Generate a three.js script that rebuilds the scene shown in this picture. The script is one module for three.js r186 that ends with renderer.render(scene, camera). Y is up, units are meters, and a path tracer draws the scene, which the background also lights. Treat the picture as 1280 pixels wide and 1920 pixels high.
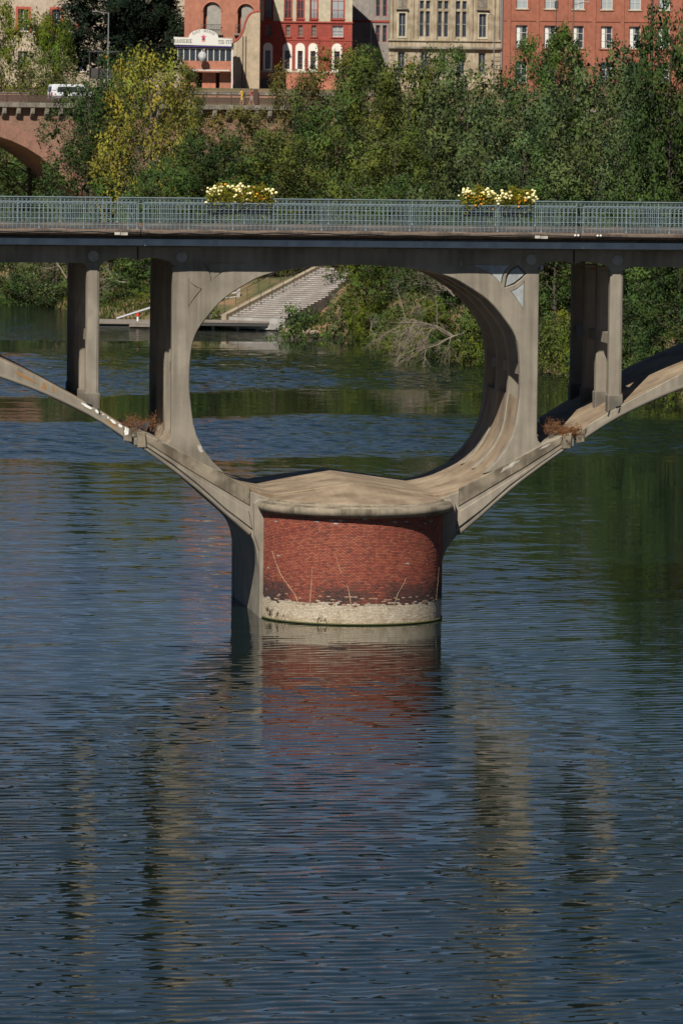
import * as THREE from 'three';
import { mergeGeometries, mergeVertices } from 'three/addons/utils/BufferGeometryUtils.js';
import { RoundedBoxGeometry } from 'three/addons/geometries/RoundedBoxGeometry.js';
import { MarchingCubes } from 'three/addons/objects/MarchingCubes.js';
import { TextGeometry } from 'three/addons/geometries/TextGeometry.js';
import { FontLoader } from 'three/addons/loaders/FontLoader.js';

// ------------------------------------------------------------------ camera, sky, sun, exposure
const scene = new THREE.Scene();
const YAW = 0.14031, PITCH = -0.07768, ROLL = 0.0118;          // long lens from the upstream bridge
const camera = new THREE.PerspectiveCamera(2 * Math.atan(960 / 9700) * 180 / Math.PI, 682 / 1024, 1, 9000);
camera.position.set(-27.7, 19.05, 192);
camera.rotation.order = 'YXZ';
camera.rotation.set(PITCH, -YAW, ROLL);
camera.focus = 200; camera.userData.fStop = 4; // focused on the bridge: the far bank falls slightly soft
scene.add(camera);

const SUN = new THREE.Vector3(-0.62, 1.5, 1.0).normalize();
const sun = new THREE.DirectionalLight(new THREE.Color(1.0, 0.93, 0.80), 5);
sun.position.copy(SUN).multiplyScalar(400); sun.target.position.set(10, 0, -60);
sun.castShadow = true; sun.shadow.mapSize.set(2048, 2048);
Object.assign(sun.shadow.camera, { left: -330, right: 330, top: 330, bottom: -330, near: 10, far: 1100 });
scene.add(sun, sun.target);

{ // clear late-summer sky: air only, paler to the horizon
  const W = 512, H = 256, d = new Float32Array(W * H * 4);
  const zen = [0.009, 0.022, 0.058], low = [0.058, 0.12, 0.228], hor = [0.23, 0.295, 0.385];
  for (let j = 0; j < H; j++) {
    const el = ((j + 0.5) / H - 0.5) * Math.PI, s = Math.max(0, Math.sin(el));
    const a = Math.exp(-s * 1.4), b = Math.exp(-s * 7);
    for (let i = 0; i < W; i++) {
      const k = (j * W + i) * 4;
      for (let c = 0; c < 3; c++) {
        const v = zen[c] + (low[c] - zen[c]) * a; d[k + c] = v + (hor[c] - v) * b * 0.85;
      }
      d[k + 3] = 1;
    }
  }
  const sky = new THREE.DataTexture(d, W, H, THREE.RGBAFormat, THREE.FloatType);
  sky.mapping = THREE.EquirectangularReflectionMapping; sky.magFilter = sky.minFilter = THREE.LinearFilter; sky.needsUpdate = true;
  scene.background = sky; scene.environment = sky;
  scene.backgroundIntensity = 1; scene.environmentIntensity = 1;
}
const renderer = new THREE.WebGLRenderer({ antialias: true });
renderer.toneMapping = THREE.LinearToneMapping;
renderer.toneMappingExposure = 1.26;
renderer.shadowMap.enabled = true;
renderer.setSize(682, 1024);

// ------------------------------------------------------------------ helpers
function rng(seed) { let a = seed >>> 0; return () => { a = (a + 0x6D2B79F5) | 0; let t = Math.imul(a ^ (a >>> 15), 1 | a); t = (t + Math.imul(t ^ (t >>> 7), 61 | t)) ^ t; return ((t ^ (t >>> 14)) >>> 0) / 4294967296; }; }
const V = (x, y, z) => new THREE.Vector3(x, y, z);
const lerp = (a, b, t) => a + (b - a) * t, clamp = (x, a = 0, b = 1) => Math.min(b, Math.max(a, x));
const smooth = (a, b, x) => { const t = clamp((x - a) / (b - a)); return t * t * (3 - 2 * t); };
const gauss = r => Math.sqrt(-2 * Math.log(r() + 1e-9)) * Math.cos(6.2832 * r());
const taken = {};
const numbered = n => { const k = taken[n] = (taken[n] ?? -1) + 1; return k ? `${n}_${String(k).padStart(3, '0')}` : n; };
function tag(o, label, category, group, kind) { o.userData.label = label; o.userData.category = category; if (group) o.userData.group = group; if (kind) o.userData.kind = kind; return o; }
function thing(name, label, category, pos = [0, 0, 0], turn = 0, group) {
  const o = new THREE.Group(); o.name = numbered(name); o.position.set(...pos); o.rotation.y = turn; scene.add(o);
  return tag(o, label, category, group);
}
function part(name, geo, mat, parent) {
  if (Array.isArray(geo)) geo = merge(geo);
  const m = new THREE.Mesh(geo, mat); m.name = name; m.castShadow = m.receiveShadow = true; parent.add(m); return m;
}
function structure(name, geo, mat) { const m = part(numbered(name), geo, mat, scene); m.userData.kind = 'structure'; return m; }
function strip(g, keep) { const o = g.index ? g.toNonIndexed() : g.clone(); for (const k of Object.keys(o.attributes)) if (!keep.includes(k)) o.deleteAttribute(k); return o; }
function merge(list) { const keep = ['position', 'normal', 'uv']; if (list.every(g => g.attributes.color)) keep.push('color'); return mergeGeometries(list.map(g => strip(g, keep))); }
function boxUV(g, s = 1) { // uv in metres by the axis each face points along
  if (g.index) g = g.toNonIndexed();
  const p = g.attributes.position, uv = new Float32Array(p.count * 2), a = V(), b = V(), c = V(), n = V();
  for (let i = 0; i < p.count; i += 3) {
    a.fromBufferAttribute(p, i); b.fromBufferAttribute(p, i + 1); c.fromBufferAttribute(p, i + 2);
    n.subVectors(b, a).cross(c.clone().sub(a)); const x = Math.abs(n.x), y = Math.abs(n.y), z = Math.abs(n.z);
    [a, b, c].forEach((q, k) => { const w = x > y && x > z ? [q.z, q.y] : y > z ? [q.x, q.z] : [q.x, q.y]; uv[(i + k) * 2] = w[0] * s; uv[(i + k) * 2 + 1] = w[1] * s; });
  }
  g.setAttribute('uv', new THREE.BufferAttribute(uv, 2)); return g;
}
const box = (x0, x1, y0, y1, z0, z1) => { const g = new THREE.BoxGeometry(x1 - x0, y1 - y0, z1 - z0); g.translate((x0 + x1) / 2, (y0 + y1) / 2, (z0 + z1) / 2); return boxUV(g); };
function rbox(x0, x1, y0, y1, z0, z1, r = 0.02) { const g = new RoundedBoxGeometry(x1 - x0, y1 - y0, z1 - z0, 1, r); g.translate((x0 + x1) / 2, (y0 + y1) / 2, (z0 + z1) / 2); return boxUV(g); }
function bar(a, b, r, sides = 6, r2 = r) { // straight tapered rod between two points
  a = V(...a); b = V(...b); const d = b.clone().sub(a), g = new THREE.CylinderGeometry(r2, r, d.length(), sides, 1);
  g.translate(0, d.length() / 2, 0); g.applyQuaternion(new THREE.Quaternion().setFromUnitVectors(V(0, 1, 0), d.normalize())); g.translate(a.x, a.y, a.z); return g;
}
const shapeOf = pts => new THREE.Shape(pts.map(p => new THREE.Vector2(p[0], p[1])));
function slab(pts, z0, z1, bevel = 0, holes = []) { // polygon in x,y pushed along z
  const s = Array.isArray(pts) ? shapeOf(pts) : pts; for (const h of holes) s.holes.push(new THREE.Path(h.map(p => new THREE.Vector2(p[0], p[1]))));
  const g = new THREE.ExtrudeGeometry(s, { depth: z1 - z0 - 2 * bevel, bevelEnabled: bevel > 0, bevelSize: bevel, bevelThickness: bevel, bevelOffset: -bevel, bevelSegments: 1, curveSegments: 10 });
  g.translate(0, 0, z0 + bevel); return boxUV(g);
}
const mirror = pts => [...pts, ...pts.slice().reverse().map(([x, y]) => [-x, y])];
function spline(pts, n) { const c = new THREE.SplineCurve(pts.map(p => new THREE.Vector2(...p))); return c.getPoints(n).map(p => [p.x, p.y]); }
function tube(pts, r, seg = 24, sides = 6) { return new THREE.TubeGeometry(new THREE.CatmullRomCurve3(pts.map(p => V(...p))), seg, r, sides); }

// value noise
const PERM = (() => { const r = rng(77), a = new Float32Array(65536); for (let i = 0; i < 65536; i++) a[i] = r(); return a; })();
const hash2 = (x, y) => PERM[((x * 73 + y * 4099 + ((x * 31) ^ (y * 17))) & 65535)];
function vnoise(x, y, per = 0) {
  const xi = Math.floor(x), yi = Math.floor(y), fx = x - xi, fy = y - yi, u = fx * fx * (3 - 2 * fx), v = fy * fy * (3 - 2 * fy);
  const w = per ? k => ((k % per) + per) % per : k => k;
  return lerp(lerp(hash2(w(xi), w(yi)), hash2(w(xi + 1), w(yi)), u), lerp(hash2(w(xi), w(yi + 1)), hash2(w(xi + 1), w(yi + 1)), u), v);
}
function fbm(x, y, oct = 4, per = 0) { let s = 0, a = 0.5, f = 1, n = 0; for (let i = 0; i < oct; i++) { s += a * vnoise(x * f + i * 17, y * f + i * 5, per ? per * f : 0); n += a; a *= 0.5; f *= 2; } return s / n; }
function texture(w, h, fn, repeat = [1, 1], srgb = true) { // fn(u,v) -> linear rgb 0..1
  const d = new Uint8Array(w * h * 4), enc = x => { x = clamp(x); return 255 * (srgb ? (x <= 0.0031308 ? 12.92 * x : 1.055 * Math.pow(x, 1 / 2.4) - 0.055) : x); };
  for (let j = 0; j < h; j++) for (let i = 0; i < w; i++) { const c = fn((i + 0.5) / w, (j + 0.5) / h), k = (j * w + i) * 4; d[k] = enc(c[0]); d[k + 1] = enc(c[1]); d[k + 2] = enc(c[2]); d[k + 3] = 255; }
  const t = new THREE.DataTexture(d, w, h); t.wrapS = t.wrapT = THREE.RepeatWrapping; t.repeat.set(...repeat); t.magFilter = THREE.LinearFilter; t.minFilter = THREE.LinearMipmapLinearFilter; t.generateMipmaps = true;
  if (srgb) t.colorSpace = THREE.SRGBColorSpace; t.needsUpdate = true; return t;
}
const std = (rgb, roughness = 0.85, extra = {}) => new THREE.MeshStandardMaterial({ color: new THREE.Color().setRGB(...rgb.map(c => c * 0.86)), roughness, ...extra });
// mottled mineral surface: base colour, stain colour, how much blotch, how much vertical streak
function mineral(base, stain, o = {}) {
  const { size = 6, blotch = 0.5, streak = 0.25, grain = 0.14, bump = 0.012, rough = 0.92, px = 512, seed = 0 } = o;
  const f = (u, v) => {
    const b = fbm(u * 5 + seed, v * 5, 5, 0), b2 = fbm(u * 16 + 40 + seed, v * 16, 4), s = fbm(u * 40 + 9 + seed, v * 3, 3), g = hash2(Math.floor(u * px), Math.floor(v * px));
    return [b, b2, s, g];
  };
  const edge = (u, v, fn) => { // blend the borders so that the tile closes
    const m = 0.12, wu = smooth(1 - m, 1, u), wv = smooth(1 - m, 1, v), q = fn(u, v);
    if (!wu && !wv) return q; const q1 = fn(u - 1, v), q2 = fn(u, v - 1), q3 = fn(u - 1, v - 1);
    return q.map((x, i) => lerp(lerp(x, q1[i], wu), lerp(q2[i], q3[i], wu), wv));
  };
  const col = texture(px, px, (u, v) => {
    const [b, b2, s, g] = edge(u, v, f);
    const t = clamp((b - 0.42) * 3.2 * blotch + (s - 0.5) * 2.2 * streak + (b2 - 0.5) * 0.9 * blotch + 0.25), k = 1 + (g - 0.5) * 2 * grain + (b2 - 0.5) * 0.5;
    return base.map((c, i) => lerp(c, stain[i], t) * k * 0.595);
  }, [1 / size, 1 / size]);
  const bm = texture(px, px, (u, v) => { const [b, b2, s, g] = edge(u, v, f); const h = b2 * 0.5 + g * 0.35 + s * 0.15; return [h, h, h]; }, [1 / size, 1 / size], false);
  return new THREE.MeshStandardMaterial({ map: col, bumpMap: bm, bumpScale: bump, roughness: rough });
}
// town axes: u runs along the quay to the right, w from the quay towards the river, origin on the quay behind the trees
const TO = V(63.2, 0, -451.61), TU = V(Math.cos(YAW), 0, Math.sin(YAW)), TW = V(-Math.sin(YAW), 0, Math.cos(YAW));
const town = (u, y, w) => [TO.x + TU.x * u + TW.x * w, y, TO.z + TU.z * u + TW.z * w];
const TT = -YAW; // turn of things that stand square to the quay
// ------------------------------------------------------------------ leaves
const leafMat = (rgb, tr = 0.24) => new THREE.MeshPhysicalMaterial({ color: new THREE.Color().setRGB(...rgb).multiplyScalar(0.62), roughness: 1, specularIntensity: 0.25, vertexColors: true, transmission: tr, thickness: 0, side: THREE.DoubleSide });
class Leaves { // many small leaf faces collected into one mesh
  constructor() { this.p = []; this.n = []; this.c = []; this.i = []; }
  add(o, dir, nor, len, wid, col, out) { // out: which way the clump faces, for the soft shading of a mass of leaves
    const s = V().crossVectors(dir, nor).normalize().multiplyScalar(wid / 2), n = V().crossVectors(s, dir).normalize(), b = this.p.length / 3; if (out && n.dot(out) < 0) { s.negate(); n.negate(); } const sh = out ? n.clone().multiplyScalar(0.2).addScaledVector(out, 0.8).normalize() : n;
    const m = o.clone().addScaledVector(dir, len * 0.5), tip = o.clone().addScaledVector(dir, len).addScaledVector(n, -len * 0.12);
    for (const q of [o, m.clone().add(s), tip, m.clone().sub(s)]) { this.p.push(q.x, q.y, q.z); this.n.push(sh.x, sh.y, sh.z); this.c.push(...col); }
    this.i.push(b, b + 1, b + 2, b, b + 2, b + 3);
  }
  geo() { const g = new THREE.BufferGeometry(); g.setAttribute('position', new THREE.Float32BufferAttribute(this.p, 3)); g.setAttribute('normal', new THREE.Float32BufferAttribute(this.n, 3)); g.setAttribute('color', new THREE.Float32BufferAttribute(this.c, 3)); g.setAttribute('uv', new THREE.Float32BufferAttribute(new Float32Array(this.p.length / 3 * 2), 2)); g.setIndex(this.i); return g; }
}
const rdir = r => { const z = r() * 2 - 1, a = r() * 6.2832, s = Math.sqrt(1 - z * z); return V(s * Math.cos(a), z, s * Math.sin(a)); };
// ------------------------------------------------------------------ water
const BANK = [[-120, 96], [-60, 118], [-40, 134], [-33.9, 141], [-30.1, 151], [-27.6, 159.5], [-21.8, 181], [-16.2, 190], [-9, 199], [-4.5, 207], [-2, 212], [2.4, 223], [4.8, 247], [8.3, 257], [10.4, 263], [14.3, 272], [19.4, 287], [22.6, 306], [30, 372], [42, 470], [60, 600], [90, 800]];
const bankW = u => { if (u <= BANK[0][0]) return BANK[0][1]; for (let i = 1; i < BANK.length; i++) if (u <= BANK[i][0]) { const [a, b] = [BANK[i - 1], BANK[i]]; return lerp(a[1], b[1], (u - a[0]) / (b[0] - a[0])); } return BANK[BANK.length - 1][1]; };
const waves = (() => { const r = rng(5), L = []; // wind ripples about a metre long, crests across the view, over a faint longer swell
  for (let i = 0; i < 34; i++) { const len = 0.36 + 0.5 * Math.pow(r(), 1.1), a = gauss(r) * 0.25 + 1.45, k = 6.2832 / len; L.push([k * Math.cos(a), k * Math.sin(a), 6.2832 * r(), 0.0108 / k * (0.5 + r())]); }
  for (let i = 0; i < 8; i++) { const len = 1.4 + 4 * r(), a = gauss(r) * 0.35 + 1.5, k = 6.2832 / len; L.push([k * Math.cos(a), k * Math.sin(a), 6.2832 * r(), 0.0042 / k]); }
  for (let i = 0; i < 8; i++) { const len = 0.35 + 0.3 * r(), a = gauss(r) * 0.7 + 1.45, k = 6.2832 / len; L.push([k * Math.cos(a), k * Math.sin(a), 6.2832 * r(), 0.0035 / k]); }
  return L; })();
function gust(x, z) { // how hard the breeze combs the surface
  const n = fbm(x * 0.035 + 11, z * 0.028 + 3, 3), m = fbm(x * 0.16 + 5, z * 0.11, 3);
  const lee = smooth(0, 7, x + 27.7 - 0.172 * (192 - z)) * smooth(60, 10, z) * smooth(-100, -80, z); // quiet water under the right bank
  const near = (0.5 + 0.95 * smooth(0.3, 0.7, n) * (0.5 + 1.0 * m)) * (1 - 0.72 * lee) * (1 + 0.5 * smooth(-30, -80, z) * (1 - lee));
  const e = z + (fbm(x * 0.05, z * 0.03 + 8, 4) - 0.5) * 22 + 0.06 * (x - 20); // wind lanes beyond the bridge
  const band = 3.3 * smooth(-129, -121, e) * smooth(-82, -94, e), mid = 4.2 * smooth(-150, -158, e) * smooth(-224, -190, e) * (0.45 + 0.8 * fbm(x * 0.05 + 3, z * 0.09, 3));
  return lerp(near, Math.max(0.32, band, mid), smooth(-76, -88, z));
}
function waterHeight(x, z) {
  let h = 0; for (const [kx, kz, p, a] of waves) { const s = Math.sin(kx * x + kz * z + p); h += a * s; } return h;
}
const WATER = { color: new THREE.Color().setRGB(0.0045, 0.010, 0.0085), ior: 1.33, metalness: 0 };
{
  const FAR = -228, zs = []; for (let z = 98; z > 10; z -= 0.07) zs.push(z); for (let z = 10; z > -130; z -= 0.13) zs.push(z); for (let z = -130; z > FAR; z -= 0.2) zs.push(z); zs.push(FAR);
  const N = 170, n = zs.length, pos = new Float32Array(n * (N + 1) * 3), idx = new Uint32Array((n - 1) * N * 6);
  zs.forEach((z, j) => {
    const c = -0.6 - 0.142 * z, hw = 12.5 + (98 - z) * 0.0905;
    for (let i = 0; i <= N; i++) {
      const x = c + (i / N * 2 - 1) * hw, k = (j * (N + 1) + i) * 3, e = Math.min(smooth(0, 6, i), smooth(0, 6, N - i), smooth(FAR, FAR + 6, z), smooth(98, 97, z));
      pos[k] = x; pos[k + 2] = z; pos[k + 1] = waterHeight(x, z) * gust(x, z) * e;
    }
  });
  let q = 0; for (let j = 0; j < n - 1; j++) for (let i = 0; i < N; i++) { const a = j * (N + 1) + i, b = a + 1, c = a + N + 1, d = c + 1; idx.set([a, b, c, b, d, c], q); q += 6; }
  const g = new THREE.BufferGeometry(); g.setAttribute('position', new THREE.BufferAttribute(pos, 3)); g.setIndex(new THREE.BufferAttribute(idx, 1)); g.computeVertexNormals();
  g.setAttribute('uv', new THREE.BufferAttribute(new Float32Array(n * (N + 1) * 2), 2));
  structure('river_water', g, new THREE.MeshPhysicalMaterial({ ...WATER, roughness: 0.015 }));
  // the calm far end of the reach, ripples too fine for the mesh
  const X0 = -60, X1 = 110, Z0 = FAR, Z1 = FAR - 120, rr = rng(9), fw = []; for (let i = 0; i < 22; i++) { const nx = Math.round(gauss(rr) * 9), nz = 20 + Math.round(rr() * 60); fw.push([6.2832 * nx, 6.2832 * nz, 6.2832 * rr(), 30 / nz]); }
  const bump = texture(1024, 1024, (u, v) => { let h = 0; for (const [kx, kz, p, q] of fw) h += q * Math.sin(kx * u + kz * v + p); const t = 0.5 + h * 0.06; return [t, t, t]; }, [5, 4], false);
  const far = new THREE.MeshPhysicalMaterial({ ...WATER, roughness: 0.06, bumpMap: bump, bumpScale: 0.05 });
  const sheet = (x0, x1, z0, z1) => { const p = new Float32Array([x0, 0, z0, x1, 0, z0, x0, 0, z1, x1, 0, z1]), f = (x, z) => [(x - X0) / (X1 - X0), (z - Z0) / (Z1 - Z0)]; const gg = new THREE.BufferGeometry(); gg.setAttribute('position', new THREE.BufferAttribute(p, 3)); gg.setAttribute('normal', new THREE.BufferAttribute(new Float32Array([0, 1, 0, 0, 1, 0, 0, 1, 0, 0, 1, 0]), 3)); gg.setAttribute('uv', new THREE.BufferAttribute(new Float32Array([...f(x0, z0), ...f(x1, z0), ...f(x0, z1), ...f(x1, z1)]), 2)); gg.setIndex([0, 1, 2, 1, 3, 2]); return gg; };
  structure('upstream_water', sheet(X0, X1, Z0, Z1), far);
  // still water at the sides, out to the far horizon, a hand's breadth lower than the rippled reach
  const side = new THREE.PlaneGeometry(9000, 9000); side.rotateX(-Math.PI / 2); side.translate(0, -0.16, 0); structure('outer_water', side, new THREE.MeshPhysicalMaterial({ ...WATER, roughness: 0.12 }));
}
// ------------------------------------------------------------------ banks
const inland = (u, w) => bankW(u) - w;
function groundY(u, w) {
  const d = inland(u, w); if (d < -1) return -1.5;
  let h = -0.5 + 1.3 * smooth(-1, 3, d) + 3.2 * smooth(2, 26, d) + 5.5 * smooth(24, 110, d) + (fbm(u * 0.25 + 50, w * 0.25, 3) - 0.5) * 1.1 * smooth(0, 6, d);
  if (w < 80) { const st = lerp(19.3, 21.35, smooth(78, 44, w)); h = u > -3 ? st : lerp(Math.min(h, 5), st, Math.max(smooth(26, 20, w), smooth(-26, -24, u) * smooth(76, 74, w))); }
  
  return h;
}
const dirt = mineral([0.34, 0.205, 0.11], [0.12, 0.12, 0.04], { size: 9, blotch: 1.0, streak: 0, bump: 0.05, seed: 31 });
{
  const US = [], WS = []; for (let u = -130; u < 130; u += Math.abs(u) < 45 ? 1 : 4) US.push(u); for (let w = 640; w > 320; w -= 6) WS.push(w); for (let w = 320; w > 84.3; w -= 1.2) WS.push(w); for (let w = 84; w > -90; w -= 4) WS.push(w); WS.push(-700, -6000);
  const p = [], idx = [], uv = []; WS.forEach(w => US.forEach(u => { p.push(...town(w < -100 ? u * 30 : u, groundY(u, w), w)); uv.push(u, w); }));
  for (let j = 0; j < WS.length - 1; j++) for (let i = 0; i < US.length - 1; i++) { const a = j * US.length + i, b = a + 1, c = a + US.length, d = c + 1; idx.push(a, b, c, b, d, c); }
  const g = new THREE.BufferGeometry(); g.setAttribute('position', new THREE.Float32BufferAttribute(p, 3)); g.setAttribute('uv', new THREE.Float32BufferAttribute(uv, 2)); g.setIndex(idx); g.computeVertexNormals();
  structure('river_bank', g, dirt);
}
// ------------------------------------------------------------------ concrete bridge
const concrete = mineral([0.42, 0.37, 0.30], [0.25, 0.215, 0.17], { size: 7, blotch: 0.5, streak: 0.6, bump: 0.014, seed: 3, px: 1024 });
const darkConcrete = mineral([0.36, 0.32, 0.265], [0.16, 0.14, 0.115], { size: 5, blotch: 0.7, streak: 0.5, bump: 0.015, seed: 12 });
const tanConcrete = mineral([0.46, 0.355, 0.245], [0.26, 0.185, 0.12], { size: 4.5, blotch: 0.75, streak: 0.2, bump: 0.02, seed: 21 });
const mossyConcrete = mineral([0.40, 0.335, 0.25], [0.15, 0.125, 0.09], { size: 3.5, blotch: 0.9, streak: 0.3, bump: 0.02, seed: 27 });
const kerbStone = mineral([0.235, 0.175, 0.135], [0.10, 0.075, 0.06], { size: 3, blotch: 0.8, streak: 0.6, bump: 0.015, seed: 40 });
const blueDuct = mineral([0.66, 0.76, 0.84], [0.56, 0.65, 0.72], { size: 5, blotch: 0.5, streak: 0.4, bump: 0.002, rough: 0.6, grain: 0.05, seed: 44 });
const limewash = mineral([0.78, 0.75, 0.68], [0.55, 0.50, 0.43], { size: 0.9, blotch: 0.9, streak: 0.2, bump: 0.01, seed: 48 });
const bluePaint = mineral([0.56, 0.59, 0.61], [0.38, 0.41, 0.43], { size: 1.6, blotch: 0.9, streak: 0.4, bump: 0.006, seed: 52 });
const jointDirt = std([0.16, 0.15, 0.135], 1);
const limeGrey = mineral([0.52, 0.50, 0.46], [0.42, 0.40, 0.37], { size: 1, px: 128, seed: 57 });
const black = std([0.02, 0.02, 0.022], 0.8), rustStain = std([0.30, 0.16, 0.06], 0.95);
const BX = -0.1, BACK = -8.2;
const bridge = thing('concrete_bridge', 'grey concrete cantilever bridge with an oval opening above its round brick pier', 'bridge', [BX, 0, 0]);

const ovalFloor = [[6.27, 8.2], [6.2, 7.65], [6.13, 7.2], [6.01, 6.78], [5.77, 6.3], [5.4, 5.8], [4.95, 5.38], [4.35, 5.03], [3.75, 4.78], [3.05, 4.62]];
const ovalTop = [[6.26, 8.6], [6.26, 9.3], [6.19, 10.1], [6.0, 10.7], [5.62, 11.25], [5.15, 11.8], [4.7, 12.16], [4.25, 12.44], [3.75, 12.72], [3.1, 12.93], [2.2, 13.1], [1.2, 13.2], [0, 13.25]];
const armTop = [[8.14, 6.96], [7.1, 6.53], [5.3, 5.5], [4.9, 5.22], [3.9, 4.72], [3.25, 4.5], [2.4, 4.4]];
const armSoffit = [[8.02, 6.42], [6.9, 5.64], [5.9, 4.86], [4.85, 3.94], [4.1, 3.28], [3.8, 2.85], [3.64, 2.2], [3.56, 1.2], [3.55, -2]];
const soffitRight = [[8.02, 6.42], [6.9, 5.64], [5.9, 4.86], [4.85, 3.94], [3.95, 3.12], [3.5, 2.5], [3.34, 1.9], [3.3, 1.2], [3.3, -2]];
// inverted-Y body: both cantilever arms and the pier they grow from, the full width of the bridge
{
  const half = [...spline(armTop, 14).reverse(), [8.16, 6.9], [8.12, 6.62]], lHalf = [...half, ...spline(armSoffit, 26)], rHalf = [...half, ...spline(soffitRight, 26)];
  const body = slab([...rHalf, ...lHalf.slice().reverse().map(([x, y]) => [-x, y])], BACK + 0.02, 0.06, 0.03);
  part('cantilever_body', body, concrete, bridge);
  // floor of the oval: curved shell with a low ridge over the pier
  const fl = [[0, 5.06], ...spline(ovalFloor.slice().reverse(), 18), [6.3, 8.3], [6.42, 7.6], [6.9, 6.6], ...armTop.slice(1).map(([x, y]) => [x, y - 0.18]), [0, 4.3]];
  part('oval_floor', slab([...fl, ...fl.slice(1, -1).reverse().map(([x, y]) => [-x, y])], BACK + 0.05, -0.03, 0.03), tanConcrete, bridge);
}
for (const s of [-1, 1]) { // edge beam of each arm: recessed upper panel, proud lower band, bead along the soffit
  const lo = [[7.98, 6.5], [6.6, 5.62], [4.0, 4.02], [3.86, 3.32], [4.85, 4.06], [5.9, 4.98], [6.9, 5.76]].map(([x, y]) => [x * s, y]);
  part('edge_band', slab(s > 0 ? lo : lo.slice().reverse(), 0.04, 0.14, 0.03), concrete, bridge);
  const up = [[7.9, 6.84], [7.1, 6.49], [5.0, 5.40], [3.95, 4.86], [3.95, 4.18], [6.5, 5.68], [7.85, 6.54]].map(([x, y]) => [x * s, y]);
  part('edge_panel', slab(s > 0 ? up : up.slice().reverse(), 0.03, 0.10, 0.03), mossyConcrete, bridge);
  part('soffit_bead', tube(spline([[8.0, 6.4], [6.9, 5.62], [5.9, 4.84], [4.85, 3.92], [3.95, 3.14]], 16).map(([x, y]) => [x * s, y, 0.06]), 0.075, 40, 8), darkConcrete, bridge);
  // half joint where the cantilever meets the next span
  part('hinge_nib', rbox(s > 0 ? 8.1 : -8.34, s > 0 ? 8.34 : -8.1, 6.44, 6.72, BACK + 0.1, 0.09, 0.04), darkConcrete, bridge);
  part('hinge_block', slab([[7.86, 6.36], [8.2, 6.36], [8.24, 6.98], [7.92, 6.92]].map(([x, y]) => [x * s, y]), 0.02, 0.17, 0.03), mossyConcrete, bridge);
  // outer span: shallow arch slab
  const ot = [[8.46, 7.02], [9.6, 7.72], [10.5, 8.22], [11.5, 8.76], [12.5, 9.27], [13.5, 9.72], [16, 10.75], [20, 12.0], [27, 13.2], [32, 13.5]];
  const ob = [[8.5, 6.64], [9.75, 7.46], [11.15, 8.16], [12.4, 8.68], [13.5, 9.06], [16, 10.0], [20, 11.2], [27, 12.3], [32, 12.6]];
  const oc = [...spline(ot, 24), ...spline(ob, 24).reverse()].map(([x, y]) => [x * s, y]);
  part('arch_slab', slab(oc, BACK + 0.02, 0.06, 0.03), concrete, bridge);
  const topStrip = spline(ot, 24), tp = []; // weathered topping on the slab
  part('arch_topping', slab([...topStrip.map(([x, y]) => [x, y + 0.03]), ...topStrip.slice().reverse().map(([x, y]) => [x + 0.02, y - 0.03])].map(([x, y]) => [x * s, y]), BACK + 0.03, 0.03), tanConcrete, bridge);
  part('soffit_bead', tube(spline(ob, 20).map(([x, y]) => [x * s, y + 0.02, 0.07]), 0.075, 40, 8), darkConcrete, bridge);
  part('hinge_block', slab([[8.4, 6.56], [8.72, 6.62], [8.78, 7.16], [8.42, 7.02]].map(([x, y]) => [x * s, y]), 0.02, 0.15, 0.03), mossyConcrete, bridge);
  // slots cut around the repair cover on the edge of the span
  for (const [x, y, dx, dy] of [[9.92, 7.95, 0.19, 0.05], [9.62, 7.62, 0.06, 0.2], [9.86, 7.52, 0.2, -0.06], [10.02, 7.72, 0.05, 0.2]].slice(0, s > 0 ? 4 : 2))
    part('repair_slot', bar([s * x, y, 0.07], [s * (x + dx), y + dy, 0.07], 0.028, 6), black, bridge);
}
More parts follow.
